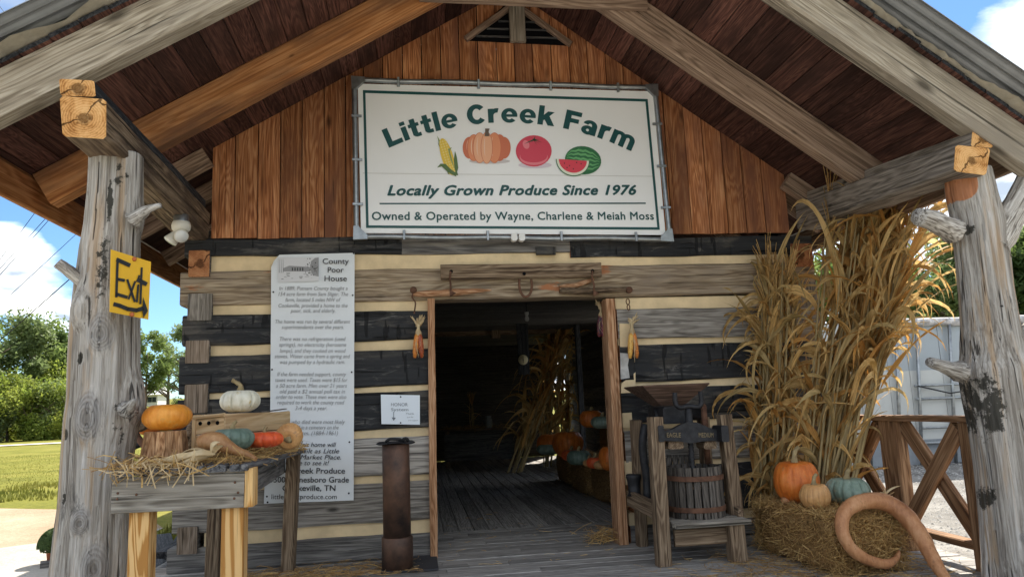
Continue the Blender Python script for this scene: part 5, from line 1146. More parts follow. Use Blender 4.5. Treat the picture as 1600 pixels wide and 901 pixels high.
def shock(name, label, base, tie, top, n, rb, rt, rtop, hvar=.15, leafn=8, group=None, splay=None, lscale=1.0, bias=None, ties=True, seed=1, zlo=.12):
    """stalks pass from the base ring through the tie point and fan out at the top"""
    r = random.Random(seed); t = thing(name, label, 'corn stalks', base, group); base, tie, top = Vector(base), Vector(tie), Vector(top)
    for i in range(n):
        a = r.random()*6.283; q = math.sqrt(r.random()); off = Vector((math.cos(a), math.sin(a), 0))*q
        p0 = base+off*rb; pm = tie+off*rt; p1 = top+off*rtop; 
        if splay and r.random() < splay[1]: p1 += Vector(splay[0])*r.uniform(.4, 1)
        L = (p1-p0).length*(1+r.uniform(-hvar, hvar)); d = (p1-p0).normalized()
        zA = d; xA = zA.orthogonal().normalized(); xA = Matrix.Rotation(r.random()*6.28, 3, zA) @ xA; yA = zA.cross(xA)
        Mw = Matrix((xA, yA, zA)).transposed().to_4x4(); Mw.translation = p0+((pm-(p0+d*(pm-p0).dot(d))))*.6
        Ms = Mw @ Matrix.Diagonal((1, 1, L, 1)); so_ = bpy.data.objects.new('stalk', STK[i % 5]); C.objects.link(so_); so_.parent = t; so_.matrix_basis = WM[t.name].inverted() @ Ms; WM[so_.name] = Ms; inv = Ms.inverted()
        for j in range(leafn):
            u = zlo+(.97-zlo)*(j+r.random()*.8)/leafn; pos = Mw @ Vector((0, 0, L*u)); ang = r.random()*6.283
            if bias and r.random() < bias[1]: ang = bias[0]+r.gauss(0, .6)
            s = r.uniform(.65, 1.15)*lscale; ti = r.gauss(0, .25)
            Ml = T(pos) @ Matrix.Rotation(ang, 4, 'Z') @ Matrix.Rotation(ti, 4, 'X') @ Matrix.Rotation(r.gauss(-.1, .25), 4, 'Y') @ Matrix.Scale(s, 4)
            lf = bpy.data.objects.new('leaf', LEAVES[r.randrange(36)]); C.objects.link(lf); lf.parent = so_; lf.matrix_basis = inv @ Ml; WM[lf.name] = Ml
        if r.random() < .6:
            Mt = T(Mw @ Vector((0, 0, L*.98))) @ Matrix.Rotation(r.gauss(0, .3), 4, 'X'); ta = bpy.data.objects.new('tassel', TAS[i % 3]); C.objects.link(ta); ta.parent = so_; ta.matrix_basis = inv @ Mt; WM[ta.name] = Mt
    if ties:
        P = [tie+Vector((math.cos(a)*(rt+.03), math.sin(a)*(rt+.03), .01*math.sin(a*2))) for a in [6.2832*i/16 for i in range(17)]]; tube('twine', P, .006, M_['straw'], t, 6)
    return t
shock('corn_shock', 'shorter bundle of dried corn stalks leaning on the log wall left of the tall one', (at(1205, 790, -.32).x, -.34, 0), (at(1212, 640, -.26).x, -.28, 1.02), (at(1218, 400, -.2).x, -.24, 2.02), 34, .15, .12, .16, leafn=9, seed=3, hvar=.12, lscale=.88)
shock('corn_shock', 'tall bundle of dried corn stalks fanning out and drooping beside the railing', (at(1262, 780, -.55).x, -.62, 0), (at(1293, 620, -.6).x, -.62, 1.02), (at(1330, 320, -.6).x, -.62, 2.38), 34, .14, .13, .22, leafn=8, seed=8, hvar=.14, splay=((.45, -.1, -.15), .3), bias=(0.0, .33), lscale=1.08)
shock('corn_shock', 'thin bundle of golden corn leaves arching from the railing towards the right post', (at(1310, 780, -.55).x+.02, -.72, 0), (at(1318, 640, -.6).x, -.72, 1.1), (at(1400, 360, -.6).x, -.75, 2.12), 14, .07, .06, .16, leafn=12, seed=12, hvar=.1, bias=(0.1, .6), lscale=1.15, zlo=.45, ties=False)
# ------------------------------------------------------------------ railing on the right porch edge
def railing():
    XR_ = 3.40; t = thing('porch_railing', 'brown timber railing with crossed braces along the right porch edge', 'railing', (XR_, -1, 0)); w = M_['railwood']
    top = .905
    timber('top_rail', (XR_, -1.72, top), (XR_, -.03, top-.005), .14, .038, w, t, jit=.002)
    timber('bottom_rail', (XR_, -1.6, .14), (XR_, -.03, .15), .09, .045, w, t, jit=.002)
    ys = (-1.62, -.86, -.09)
    for i, y in enumerate(ys): timber('rail_post', (XR_+.002, y, -.20), (XR_+.002, y, top-.022), .10 if i == 0 else .09, .19 if i == 1 else .09, w, t, up=(0, 1, 0), jit=.002)
    for a, b in ((ys[0]+.06, ys[1]-.11), (ys[1]+.11, ys[2]-.05)):
        timber('cross_brace', (XR_-.024, a, top-.05), (XR_-.024, b, .19), .042, .11, w, t, jit=.0015); timber('cross_brace', (XR_+.022, b, top-.05), (XR_+.022, a, .19), .042, .11, w, t, jit=.0015)
railing()
# ------------------------------------------------------------------ rustic table
def table():
    t = thing('rustic_table', 'rustic table of grey slats on new yellow posts beside the left cedar post', 'table', (-1.1, -1.2, GZ)); zt = .80
    A = at(178, 745, -2.2); B = at(383, 737, -2.2); y = -2.2
    timber('front_board', (A.x, y, (A.z+at(180, 805, y).z)/2+.005), (B.x, y, (B.z+at(383, 797, y).z)/2+.005), .032, .158, [M_['rustic'], M_['rustic']], t, jit=.003, ch=.004)
    timber('front_board', (A.x+.003, y+.002, A.z+.012), (B.x, y+.002, B.z+.010), .034, .018, M_['rustic'], t, jit=.003, ch=.003)
    box('leg', (at(197, 850, y).x, y+.02, GZ), (at(230, 850, y).x, y+.125, .69), M_['lumber'], t, ch=.004); box('leg', (at(343, 850, y).x, y+.02, GZ), (at(378, 850, y).x, y+.125, .84), M_['lumber'], t, ch=.004)
    box('corner_block', (B.x-.001, y-.012, .69), (B.x+.038, y+.10, .865), M_['lumber'], t, ch=.003)
    p, q = at(459, 708, -.24), at(450, 890, -.17); timber('leg', (p.x, -.24, p.z), (q.x, -.17, 0), .09, .105, M_['brownwood'], t, up=(0, 1, 0), jit=.002)
    p, q = at(296, 740, -.3), Vector((-1.40, -.3, 0)); timber('leg', (-1.40, -.3, .8), (-1.42, -.3, 0), .09, .09, M_['brownwood'], t, up=(0, 1, 0))
    timber('side_board', (B.x-.02, -2.08, .775), (p.x+.62, -.2, .745), .03, .12, M_['darklog'], t); timber('side_board', (A.x+.02, -2.08, .775), (-1.42, -.2, .76), .03, .12, M_['darklog'], t)
    n = 6
    for i in range(n):
        u = (i+.5)/n; xa = A.x+.01+(B.x-A.x+.02)*u; xb = -1.40+(-.80+1.40)*u; timber('slat', (xa, -2.235+R_.uniform(-.012, .01), .872), (xb, -.16, .838), .078+R_.uniform(-.008, .008), .03, M_['slat'], t, jit=.0025)
    for (px, py) in ((184, 753), (184, 770), (183, 779), (213, 772), (367, 753), (366, 778), (372, 769)): lathe('nail', [(.001, .003), (.005, .002), (.006, 0)], M_['rust'], T(at(px, py, y-.019)) @ Matrix.Rotation(rad(90), 4, 'X'), t, 8)
table()
TZ = lambda y: .887+(y+2.2)*(-.034/2.05)
def onT(px, py):
    p = onZ(px, py, .87)
    for _ in range(4): p = onZ(px, py, TZ(p.y)+.02)
    return p
def ts():
    u, v = R_.random(), R_.random()
    y = -2.22+v*1.9; x = -1.40+.62*u+(-.02)*(1-v); z = TZ(y)+abs(R_.gauss(.0, .022))
    if y < -2.05: x += R_.uniform(-.05, .02)
    return (x, y, z)
straws('straw', 1500, ts, (.05, .2), .0022, [M_['straw'], M_['straw2'], M_['straw']], None, 'loose straw spread over the slats of the rustic table', flat=.3, bend=.3, cat='straw')
straws('straw', 110, lambda: (R_.uniform(-1.37, -1.0), -2.24+R_.gauss(0, .015), .880+R_.gauss(0, .015)), (.07, .17), .0028, [M_['straw'], M_['husk']], None, 'long straws hanging over the front edge of the rustic table', flat=.7, bend=.35, cat='straw')
def tpos(px, py, Y): p = at(px, py, Y); return p
gr = 'pumpkins on the rustic table'
# turned wooden bucket, upside down, under the front pumpkin
def bucket():
    Y = -1.90; c = at(257, 724, Y); t = thing('wooden_bucket', 'upturned striped wooden bucket in the straw under the bright pumpkin', 'bucket', c); k = 3.98/FPX; n = 15
    for i in range(n):
        a0, a1 = 2*math.pi*i/n, 2*math.pi*(i+.96)/n; vs = []
        for (r, z) in ((34*k, 0), (28*k, 46*k)):
            for a in (a0, (a0+a1)/2, a1): vs += [Vector((math.cos(a)*r, math.sin(a)*r, z))]
            for a in (a1, (a0+a1)/2, a0): vs += [Vector((math.cos(a)*(r-.012), math.sin(a)*(r-.012), z))]
        fs = [(0, 1, 7, 6), (1, 2, 8, 7), (2, 3, 9, 8), (3, 4, 10, 9), (4, 5, 11, 10), (5, 0, 6, 11), (5, 4, 3, 2, 1, 0), (6, 7, 8, 9, 10, 11)]
        Mr = Matrix.Rotation(rad(-90), 4, 'Y'); o = ob('stave', mesh('stave', [Mr.inverted() @ v for v in vs], fs, [M_['stave']]), T(c) @ Mr, t)
    lathe('bottom_board', [(.001, 44*k), (27*k, 44*k), (27*k, 46.5*k), (.001, 46.5*k)], M_['stave'], T(c), t, 24, smooth=False)
    return c+Vector((0, 0, 46.5*k))
M_['stave'] = wood('bucket_stave', (.16, .07, .03), (.34, .18, .085), (.50, .30, .16), along=2, cross=20, var=.35, knots=0, crack=.1)
bt = bucket()
pumpkin('pumpkin', 'smooth bright orange pumpkin standing on the upturned bucket', (bt.x+.005, bt.y, bt.z-.004), .118, .148, SK['orange'], 14, .022, stem=0, seed=5, group=gr)
# crate lying on its side
def crate():
    f = at(299, 690, -1.62); g = at(354, 686, -1.52); t = thing('fruit_crate', 'slatted wooden fruit crate with three finger holes, lying on the table under the white pumpkin', 'crate', (f.x, f.y, f.z)); w = M_['crate']
    # end panel faces front-left, the long side runs back to the right
    z0 = TZ(-1.5)+.035; h = .205
    A = Vector((at(300, 690, -1.60).x, -1.60, z0)); B = Vector((at(353, 686, -1.62).x, -1.66, z0+.012)); e = (B-A); e.z = 0; e.normalize(); dcd = Vector((math.cos(rad(42)), math.sin(rad(42)), 0)); dcd = (Vector((at(452, 676, -.95).x, -.95, z0))-B); dcd.z = 0; L = dcd.length; dcd.normalize()
    wA = (B-A).length; up = Vector((0, 0, 1)); n = dcd
    def bx(nm, p, q, ww, hh, m=w): return timber(nm, p, q, ww, hh, m, t, ch=.002)
    # end frame and panel with holes
    bx('end_rail', A+up*.009, B+up*.009, .018, .018); bx('end_rail', A+up*(h-.009), B+up*(h-.009), .018, .018)
    timber('end_rail', A+up*.018+e*.01, A+up*(h-.018)+e*.01, .018, .018, w, t, up=(0, 1, 0), ch=.002)
    for k in range(2):
        zz0 = .02+k*(h-.036)/2; bx('end_board', A+n*.012+up*(zz0+(h-.04)/4), B+n*.012+up*(zz0+(h-.04)/4), .010, (h-.044)/2)
    c = (A+B)/2
    for s in (-.27, .0, .27):
        p = c+e*(s*wA)+up*h*.78+n*.004; d = -n; lathe('finger_hole', [(.001, .002), (.010, .002), (.011, 0)], M_['black0'], T(p) @ d.to_track_quat('Z', 'Y').to_matrix().to_4x4(), t, 14)
    for k in range(2):
        zc = h*(.72 if k else .24); hh = h*(.52 if k else .38); bx('side_board', B+up*zc+n*.004, B+n*L+up*zc, .010, hh, M_['crate'] if k else M_['jamb'])
    for k in range(2): bx('side_board', A+up*h*(.25+.5*k)+n*.02, A+n*L+up*h*(.25+.5*k), .010, h*.44)
    for k in range(3): o = e*(wA*(k+.5)/3); bx('top_board', A+o+up*(h+.004), A+o+n*L+up*(h+.004), wA/3-.006, .008)
    bx('end_board', A+n*(L+.006)+up*h/2, B+n*(L+.006)+up*h/2, .010, h)
    bx('batten', A+n*(L+.02)+up*(h+.012), B+e*.03+n*(L-.12)+up*(h+.012), .03, .006, M_['darklog'])
    return z0+h+.008, A, B, n, L
zc, A_, B_, n_, L_ = crate()
def quat(d): return Vector(d).to_track_quat('Z', 'Y').to_matrix()
p = at(375, 639, -1.38); pumpkin('pumpkin', 'creamy white ribbed pumpkin with a crooked stem, standing on the crate', (p.x, p.y, zc+.0), .112, .142, SK['white'], 11, .075, stem=.062, seed=7, group=gr, lean=(-.6, .1), stem_r=.011)
Yt = -1.80
p = at(363, 705, Yt); pumpkin('pumpkin', 'dull green ribbed pumpkin lying in straw in front of the crate', (p.x, Yt, p.z+.0), .112, .128, SK['dkgreen'], 13, .06, stem=.04, seed=9, group=gr, stem_r=.008)
p = at(346, 700, -1.74); pumpkin('pumpkin', 'rusty brown pumpkin mostly hidden behind the dull green one', (p.x+.02, -1.70, p.z+.0), .05, .10, SK['brown'], 12, .04, stem=0, seed=19, group=gr)
p = at(413, 700, -1.62); pumpkin('pumpkin', 'low red orange lumpy pumpkin between the green one and the small striped one', (p.x, -1.62, p.z), .10, .096, SK['red'], 9, .06, stem=.03, seed=10, group=gr, stem_r=.007, ry=.085)
p = at(450, 699, -1.45); pumpkin('pumpkin', 'small pale orange pumpkin on its side at the right table corner, stem forward', (p.x, -1.42, p.z), .078, .125, SK['dull'], 22, .03, tilt=quat((.05, -.95, -.30)), stem=.035, seed=12, group=gr, stem_r=.012)
def neck():
    P = [at(*q) for q in ((310, 694, -1.98), (322, 690, -1.98), (340, 691, -1.99), (356, 698, -2.0), (372, 705, -2.02), (388, 711, -2.05), (400, 717, -2.07))]; rr = [8, 14, 15, 10, 6.5, 5, 3]; k = 3.9/FPX
    Q = spline(P, 6); R = []
    for i in range(len(Q)): u = i/6; a = int(min(u, 6)); b = min(a+1, 6); R.append((rr[a]+(rr[b]-rr[a])*(u-a))*k)
    t = thing('bottle_gourd', 'brown mottled bottle gourd lying in the straw on the table', 'gourd', Q[12]); tube('rind', Q, R, SK['brown'], t, 28, nz_amp=.03)
neck()
c = at(334, 708, -2.14); husk_tuft('corn_husk', 'bunch of pale corn husks lying on the straw at the front of the table', c, 12, .26, .015, lambda: (-1, R_.gauss(-.1, .12), R_.uniform(-.02, .22)), M_['husk'])
husk_tuft('', '', c, 3, .12, .016, lambda: (R_.uniform(-.6, .9), -.2, 1), M_['husk'], parent=[o for o in bpy.data.objects if o.name == 'corn_husk.001' or (o.name.startswith('corn_husk') and o.get('label', '').startswith('bunch'))][0])
# old walking plough behind the table
def plough():
    Y = -.9; t = thing('walking_plough', 'old rusty farm implement with a wheel standing behind the table', 'plough', at(215, 760, Y)); r = M_['rust']
    tube('handle_bar', spline([at(203, 658, Y), at(215, 682, Y), at(235, 712, Y), at(245, 760, Y+.2)], 5), .02, r, t, 10)
    tube('beam', spline([at(176, 728, Y+.1), at(205, 700, Y+.1), at(235, 688, Y+.1), at(300, 668, Y+.2)], 5), .022, M_['iron'], t, 10); tube('rod', spline([at(198, 700, Y), at(204, 710, Y), at(222, 716, Y), at(240, 712, Y)], 5), .007, M_['iron'], t, 8)
    c = at(217, 655, Y+.15); lathe('hub', [(.02, -.03), (.06, -.03), (.085, -.01), (.085, .02), (.05, .035), (.02, .035)], M_['brownwood'], T(c) @ Matrix.Rotation(rad(70), 4, 'X'), t, 20)
    tube('handle_bar', spline([at(290, 690, Y-.2), at(300, 660, Y-.1), at(298, 700, Y)], 4), .018, M_['brownwood'], t, 8)
plough()
p = at(218, 682, -.72); pumpkin('pumpkin', 'dark orange pumpkin half hidden behind the left post', (p.x, -.55, p.z), .085, .16, SK['deep'], 14, .04, stem=0, seed=21, group=gr)

# ================================================================== CIDER PRESS
def press():
    t = thing('cider_press', 'antique wooden cider press with iron hopper, flywheel, screw and slatted basket', 'cider press', (1.9, -.6, 0)); w = M_['brownwood']; ir = M_['iron']
    def pole(nm, a, b, Y0, Y1, ww, hh, m=w, **k):
        p, q = at(*a, Y0), at(*b, Y1); return timber(nm, p, q, ww, hh, m, t, up=(0, 1, 0), jit=.002, **k)
    p = at(1023, 651, -.84); timber('post', p, (at(1037, 882, -.86).x, -.86, 0), .095, .09, w, t, up=(0, 1, 0), jit=.002)
    p = at(1131, 647, -.70); timber('post', p, (at(1152, 830, -.70).x, -.70, .22), .09, .09, w, t, up=(0, 1, 0), jit=.002)
    q = at(1147, 820, -.88); timber('leg', (q.x, -.88, .27), (q.x+.005, -.88, 0), .11, .10, w, t, up=(0, 1, 0), jit=.002)
    timber('leg', (1.70, -.20, .95), (1.70, -.15, 0), .08, .08, w, t, up=(0, 1, 0), jit=.002); timber('leg', (2.24, -.22, .95), (2.24, -.2, 0), .08, .08, w, t, up=(0, 1, 0), jit=.002)
    # side rails and tray
    timber('side_rail', (1.66, -.88, .33), (1.62, -.15, .36), .035, .12, w, t, jit=.002); timber('side_rail', (2.22, -.82, .28), (2.25, -.15, .33), .035, .11, w, t, jit=.002)
    for i in range(4): timber('tray_board', (1.70, -.90+i*.15, .262), (2.23, -.88+i*.15, .262), .143, .03, M_['rustic'], t, jit=.004)
    timber('apron', (1.72, -.85, .17), (2.18, -.85, .17), .035, .11, w, t, jit=.002)
    # iron crossbar with a raised hump and cast lettering
    Yc = -.80; top = [(1036, 672), (1048, 671), (1062, 663), (1072, 659), (1086, 659), (1096, 663), (1112, 670), (1130, 671)]; bot = [(1131, 687), (1096, 689), (1078, 692), (1060, 689), (1036, 688)]
    pts = [at(x, y, Yc) for x, y in top+bot]; prism('crossbar', [(v.x, v.z) for v in reversed(pts)], Yc-.02, Yc+.03, ir, t)
    for a, b in ((1027, 1034), (1125, 1134)):
        A, B = at(a, 690, -.86), at(b, 664, -.86); box('bracket', (A.x, -.90, A.z), (B.x, -.74, B.z), ir, t, ch=.008)
    ink = Ink(); L = lambda s_, a, b: ink.line(s_, at(a, 682.5, Yc-.028), at(b, 682.5, Yc-.028), .031, 0, .01)
    L('EAGLE', 1042, 1064); L('MEDIUM', 1092, 1115); ink.build('cast_lettering', [plain('worn_gilt', (.20, .15, .08), .6, .4)], t)['kind'] = 'stuff'
    for a, b in ((1040, 1063), (1095, 1114)):
        A, B = at(a, 701, -.74), at(b, 688, -.74); box('press_block', (A.x, -.80, A.z), (B.x, -.66, B.z), w, t, ch=.01)
    # screw, hub and handle
    sx = at(1079, 690, -.76).x; zt, zb_ = at(1079, 632, -.76).z, .40
    n = 26*8; P = [Vector((sx+.004*math.cos(i*.785), -.76+.004*math.sin(i*.785), zb_+(zt-zb_)*i/n)) for i in range(n+1)]; tube('screw', P, [.016+.0035*math.sin(i*.785) for i in range(n+1)], ir, t, 10)
    lathe('hub', [(.02, -.09), (.034, -.085), (.036, -.02), (.028, .0), (.026, .07), (.022, .10)], ir, T((sx, -.76, at(1079, 660, -.76).z)), t, 20)
    zh = at(1079, 634, -.76).z; xl, xr = at(1056, 634, -.76).x, at(1096, 634, -.76).x
    tube('handle', spline([(xl, -.76, zh+.10), (xl, -.76, zh+.02), (xl+.03, -.77, zh-.008), (sx, -.77, zh), (xr-.03, -.77, zh-.008), (xr, -.76, zh+.02), (xr, -.76, zh+.10)], 6), .017, ir, t, 12)
    # basket of staves with two hoops
    bx_, by, R0, z0, h = at(1094, 800, -.72).x, -.66, .185, .278, .345; ns = 22
    for i in range(ns):
        a = 2*math.pi*(i+.5)/ns; u = Vector((math.cos(a), math.sin(a), 0)); p = Vector((bx_, by, z0)); r0, r1 = R0*1.02, R0*.99
        timber('stave', p+u*r0, p+u*r1+Vector((0, 0, h)), .043, .014, M_['stavegrey'], t, up=tuple(u), jit=.0008, ch=.003)
    for zz_, nm in ((.27, 'hoop'), (.06, 'hoop')):
        z = z0+zz_; vs, fs = [], []; S = 48
        for k in range(S):
            a = 2*math.pi*k/S
            for r, q in ((R0+.012, -.018), (R0+.018, -.016), (R0+.018, .016), (R0+.012, .018)): vs.append((math.cos(a)*r, math.sin(a)*r, q))
        for k in range(S):
            for j in range(4): a_, b_ = k*4+j, k*4+(j+1) % 4; c_, d_ = ((k+1) % S)*4+(j+1) % 4, ((k+1) % S)*4+j; fs.append((a_, b_, c_, d_))
        ob(nm, mesh(nm, vs, fs, M_['rust']), T((bx_, by, z)), t)
    lathe('pressing_disc', [(.001, 0), (R0-.02, 0), (R0-.02, .03), (.001, .03)], w, T((bx_, by, z0+.20)), t, 24, smooth=False)
    # hopper
    Yh = -.42; A = [at(x, y, Yh) for x, y in ((990, 607), (1090, 604))]; B = [at(x, y, Yh-.06) for x, y in ((1032, 634), (1068, 633))]
    z1, z2 = A[0].z+.01, B[0].z; xa, xb, xc, xd = A[0].x, A[1].x, B[0].x, B[1].x; ya, yb, yc, yd = -.66, -.16, -.50, -.30
    o8 = [Vector(v) for v in ((xa, ya, z1), (xb, ya, z1), (xb, yb, z1), (xa, yb, z1), (xc, yc, z2), (xd, yc, z2), (xd, yd, z2), (xc, yd, z2))]
    for (i, j) in ((0, 1), (1, 2), (2, 3), (3, 0)):
        q = [o8[i], o8[j], o8[j+4], o8[i+4]]; c0 = sum(q, Vector())/4; nn = (q[1]-q[0]).cross(q[2]-q[0]).normalized()*.012; vs = [v-c0 for v in q]+[v-c0+nn for v in q]
        ob('hopper_board', mesh('hopper_board', vs, [(0, 1, 2, 3), (7, 6, 5, 4), (0, 4, 5, 1), (1, 5, 6, 2), (2, 6, 7, 3), (3, 7, 4, 0)], M_['hopper']), T(c0), t)
    a_, b_ = at(1032, 662, -.5), at(1070, 634, -.5); box('grinder_box', (a_.x, -.58, a_.z), (b_.x, -.22, b_.z), ir, t, ch=.012); tube('grinder_drum', [(a_.x-.02, -.40, (a_.z+b_.z)/2), (b_.x+.16, -.40, (a_.z+b_.z)/2)], .05, ir, t, 20)
    # flywheel seen edge-on from the left
    cw = Vector((at(1103, 680, -.45).x, -.45, at(1103, 680, -.45).z)); Rw = .215; ax_ = Vector((math.cos(rad(22)), -math.sin(rad(22)), 0)); u = Vector((0, 0, 1)); v = ax_.cross(u)
    tube('flywheel_rim', [cw+(u*math.cos(a)+v*math.sin(a))*Rw for a in [2*math.pi*i/48 for i in range(49)]], .022, M_['rust'], t, 10, cap=False)
    for i in range(5): a = 2*math.pi*i/5+.4; d = u*math.cos(a)+v*math.sin(a); tube('spoke', [cw+d*.03, cw+d*(Rw-.01)], [.015, .011], ir, t, 8)
    tube('hub', [cw-ax_*.05, cw+ax_*.05], .036, ir, t, 16); tube('axle', [cw-ax_*.35, cw+ax_*.09], .014, ir, t, 10)
    # cast side frame and crank on the left
    P = [at(x, y, -.35) for x, y in ((1008, 662), (1004, 690), (1006, 720), (1010, 742), (1012, 790))]; tube('side_frame', spline(P, 5), [.03]*21, ir, t, 10)
    lathe('gear_cover', [(.001, .02), (.055, .02), (.06, .0), (.05, -.03), (.045, -.12), (.06, -.14)], ir, T((at(992, 752, -.25).x, -.22, at(992, 745, -.25).z)), t, 20)
    # second basket waiting behind
    cx2, cy2 = at(1058, 745, -.24).x-.05, -.30
    for i in range(18):
        a = 2*math.pi*i/18; u2 = Vector((math.cos(a), math.sin(a), 0)); p = Vector((cx2, cy2, .33)); timber('stave', p+u2*.14, p+u2*.14+Vector((0, 0, .34)), .04, .013, M_['stavegrey'], t, up=tuple(u2), ch=.003)
M_['stavegrey'] = wood('grey_stave', (.04, .034, .03), (.095, .082, .07), (.16, .14, .12), along=1.5, cross=26, var=.3, knots=0, crack=.5)
M_['hopper'] = wood('stained_hopper', (.05, .03, .022), (.10, .062, .045), (.16, .10, .075), var=.2, knots=.2, crack=.4)
press()
# ================================================================== STEEL PIPE, MAT
def pipe():
    c = onZ(622, 884, 0); c.z = .004; c.y = -.40; c.x = onZ(622, 884, 0).x; k = 5.45/FPX
    t = thing('money_pipe', 'rusty black steel pipe standing upright with a flat lid, beside the door', 'pipe', c)
    r = 20.5*k; lathe('tube', [(r, .22), (r, .855), (r-.006, .86)], M_['steel'], T(c), t, 40); lathe('socket', [(r+.012, 0), (r+.012, .215), (r+.008, .222), (r+.001, .222)], M_['steel'], T(c), t, 40)
    lathe('lid', [(.001, .862), (r+.03, .862), (r+.042, .866), (r+.03, .872), (.001, .874)], M_['iron'], T(c), t, 36, fn=lambda x, y, z, a, q: (x, y, z+.006*math.sin(a*3)))
    tube('hasp', spline([c+Vector(v) for v in ((-.07, -.03, .876), (-.04, -.04, .897), (.02, -.03, .893), (.05, -.02, .88))], 4), .011, M_['iron'], t, 8); tube('lock_lug', spline([c+Vector(v) for v in ((.05, -.05, .876), (.06, -.06, .895), (.08, -.05, .893), (.09, -.04, .876))], 4), .012, M_['iron'], t, 8)
pipe()
a, b = onZ(595, 897, 0), onZ(676, 868, 0); o = box('rubber_mat', (a.x, a.y, .004), (b.x+.03, b.y-.02, .014), M_['rubber']); tag(o, 'thin dark rubber mat lying on the porch under the steel pipe', 'mat')
# ================================================================== THINGS HANGING OVER THE DOOR
def hangcorn(label, px, ytop, ybot, Y, ears, group='dried corn hanging by the door', fan=1.0):
    top, bot = at(px, ytop, Y), at(px, ybot, Y); H = top.z-bot.z; t = thing('hanging_corn', label, 'corn', (top.x, Y, top.z), group); ym = top.z-H*.33
    for i in range(11):
        a = R_.uniform(-1, 1); h = H*R_.uniform(.10, .24); P = spline([(top.x+R_.gauss(0, .008), Y, ym), (top.x+a*.03, Y-.01, ym+h*.5), (top.x+a*.07*fan, Y-.02+R_.gauss(0, .02), ym+h+R_.uniform(-.03, .03))], 4); v, f = tube('', P, [.006, .009, .011, .012, .011, .010, .008, .004, .001], None, ret=True, Mw=T((0, 0, 0)), sides=5, flat=.3)
        ob('husk_leaf', mesh('husk_leaf', v, f, M_['husk'], smooth=True), None, t)
    tube('husk_knot', spline([(top.x, Y, ym+.03), (top.x, Y, ym-.01), (top.x, Y, ym-H*.13), (top.x, Y, ym-H*.22)], 4), [.012, .013, .014, .015, .013, .014, .017, .02, .022, .024, .025, .024, .02], M_['husk'], t, 12, nz_amp=.5)
    for (dx, lean, cols) in ears:
        c0 = Vector((top.x+dx*.5, Y-.012, ym-H*.17)); c1 = Vector((top.x+dx+lean, Y-.012, bot.z)); L = (c1-c0).length; d = (c1-c0).normalized(); m = d.to_track_quat('Z', 'Y').to_matrix().to_4x4()
        core = lathe('ear', [(.012, 0), (.020, L*.12), (.022, L*.45), (.018, L*.8), (.007, L)], cols[0], T(c0) @ m, t, 14)
        vs, fs, mi = [], [], []; rows = int(L/.0085)
        for i in range(rows):
            u = (i+.5)/rows; rr = .0215*(1-.0)*(math.sin(math.pi*(.12+.82*u))**.5)
            for k in range(10):
                a = 2*math.pi*(k+.5*(i % 2)*0)/10; cx, cy = math.cos(a), math.sin(a); o = len(vs); s_ = .0046
                C0 = Vector((cx*rr, cy*rr, u*L)); tg = Vector((-cy, cx, 0)); n_ = Vector((cx, cy, 0)); z_ = Vector((0, 0, 1))
                vs += [C0-tg*s_, C0-z_*s_*.8, C0+tg*s_, C0+z_*s_*.8, C0+n_*.0035]; fs += [(o, o+1, o+4), (o+1, o+2, o+4), (o+2, o+3, o+4), (o+3, o, o+4)]; mm = R_.choices(range(len(cols)), [6, 3, 2][:len(cols)])[0]; mi += [mm]*4
        k_ = ob('kernels', mesh('kernels', vs, fs, cols, mi=mi), T(c0) @ m, core, kind='stuff')
    for i in range(3): tube('husk_tail', spline([(top.x+R_.gauss(0, .01), Y-.02, ym-H*.2), (top.x+R_.gauss(0, .02), Y-.035, ym-H*.4), (top.x+.01+R_.gauss(0, .02), Y-.03, bot.z-R_.uniform(-.1, .04))], 4), [.006, .006, .005, .005, .004, .004, .003, .002, .001], M_['husk'], t, 5, flat=.3)
    return t
K = lambda n, c: plain(n, c, .35, .5)
ky, ko, kr, kd, kp = K('kernel_yellow', (.70, .42, .10)), K('kernel_orange', (.62, .22, .04)), K('kernel_rust', (.34, .07, .025)), K('kernel_dark', (.06, .03, .04)), K('kernel_purple', (.22, .04, .09))
hangcorn('dried rust and orange corn ears with pale husks hanging left of the door', 653, 486, 559, -.10, [(-.022, -.01, [ko, kr, ky]), (.018, .005, [kr, ko, kd])])
hangcorn('pair of yellow speckled corn ears with pale husks hanging right of the door', 985, 482, 560, -.10, [(-.022, -.012, [ky, ko, kr]), (.02, .006, [ko, kr, kd])])
hangcorn('dark purple and red corn ears hanging just inside the right door jamb', 938, 462, 526, .10, [(-.03, -.005, [kd, kp, kr]), (-.0, .0, [kp, kr, kd]), (.02, .0, [kp, kd, kr])])
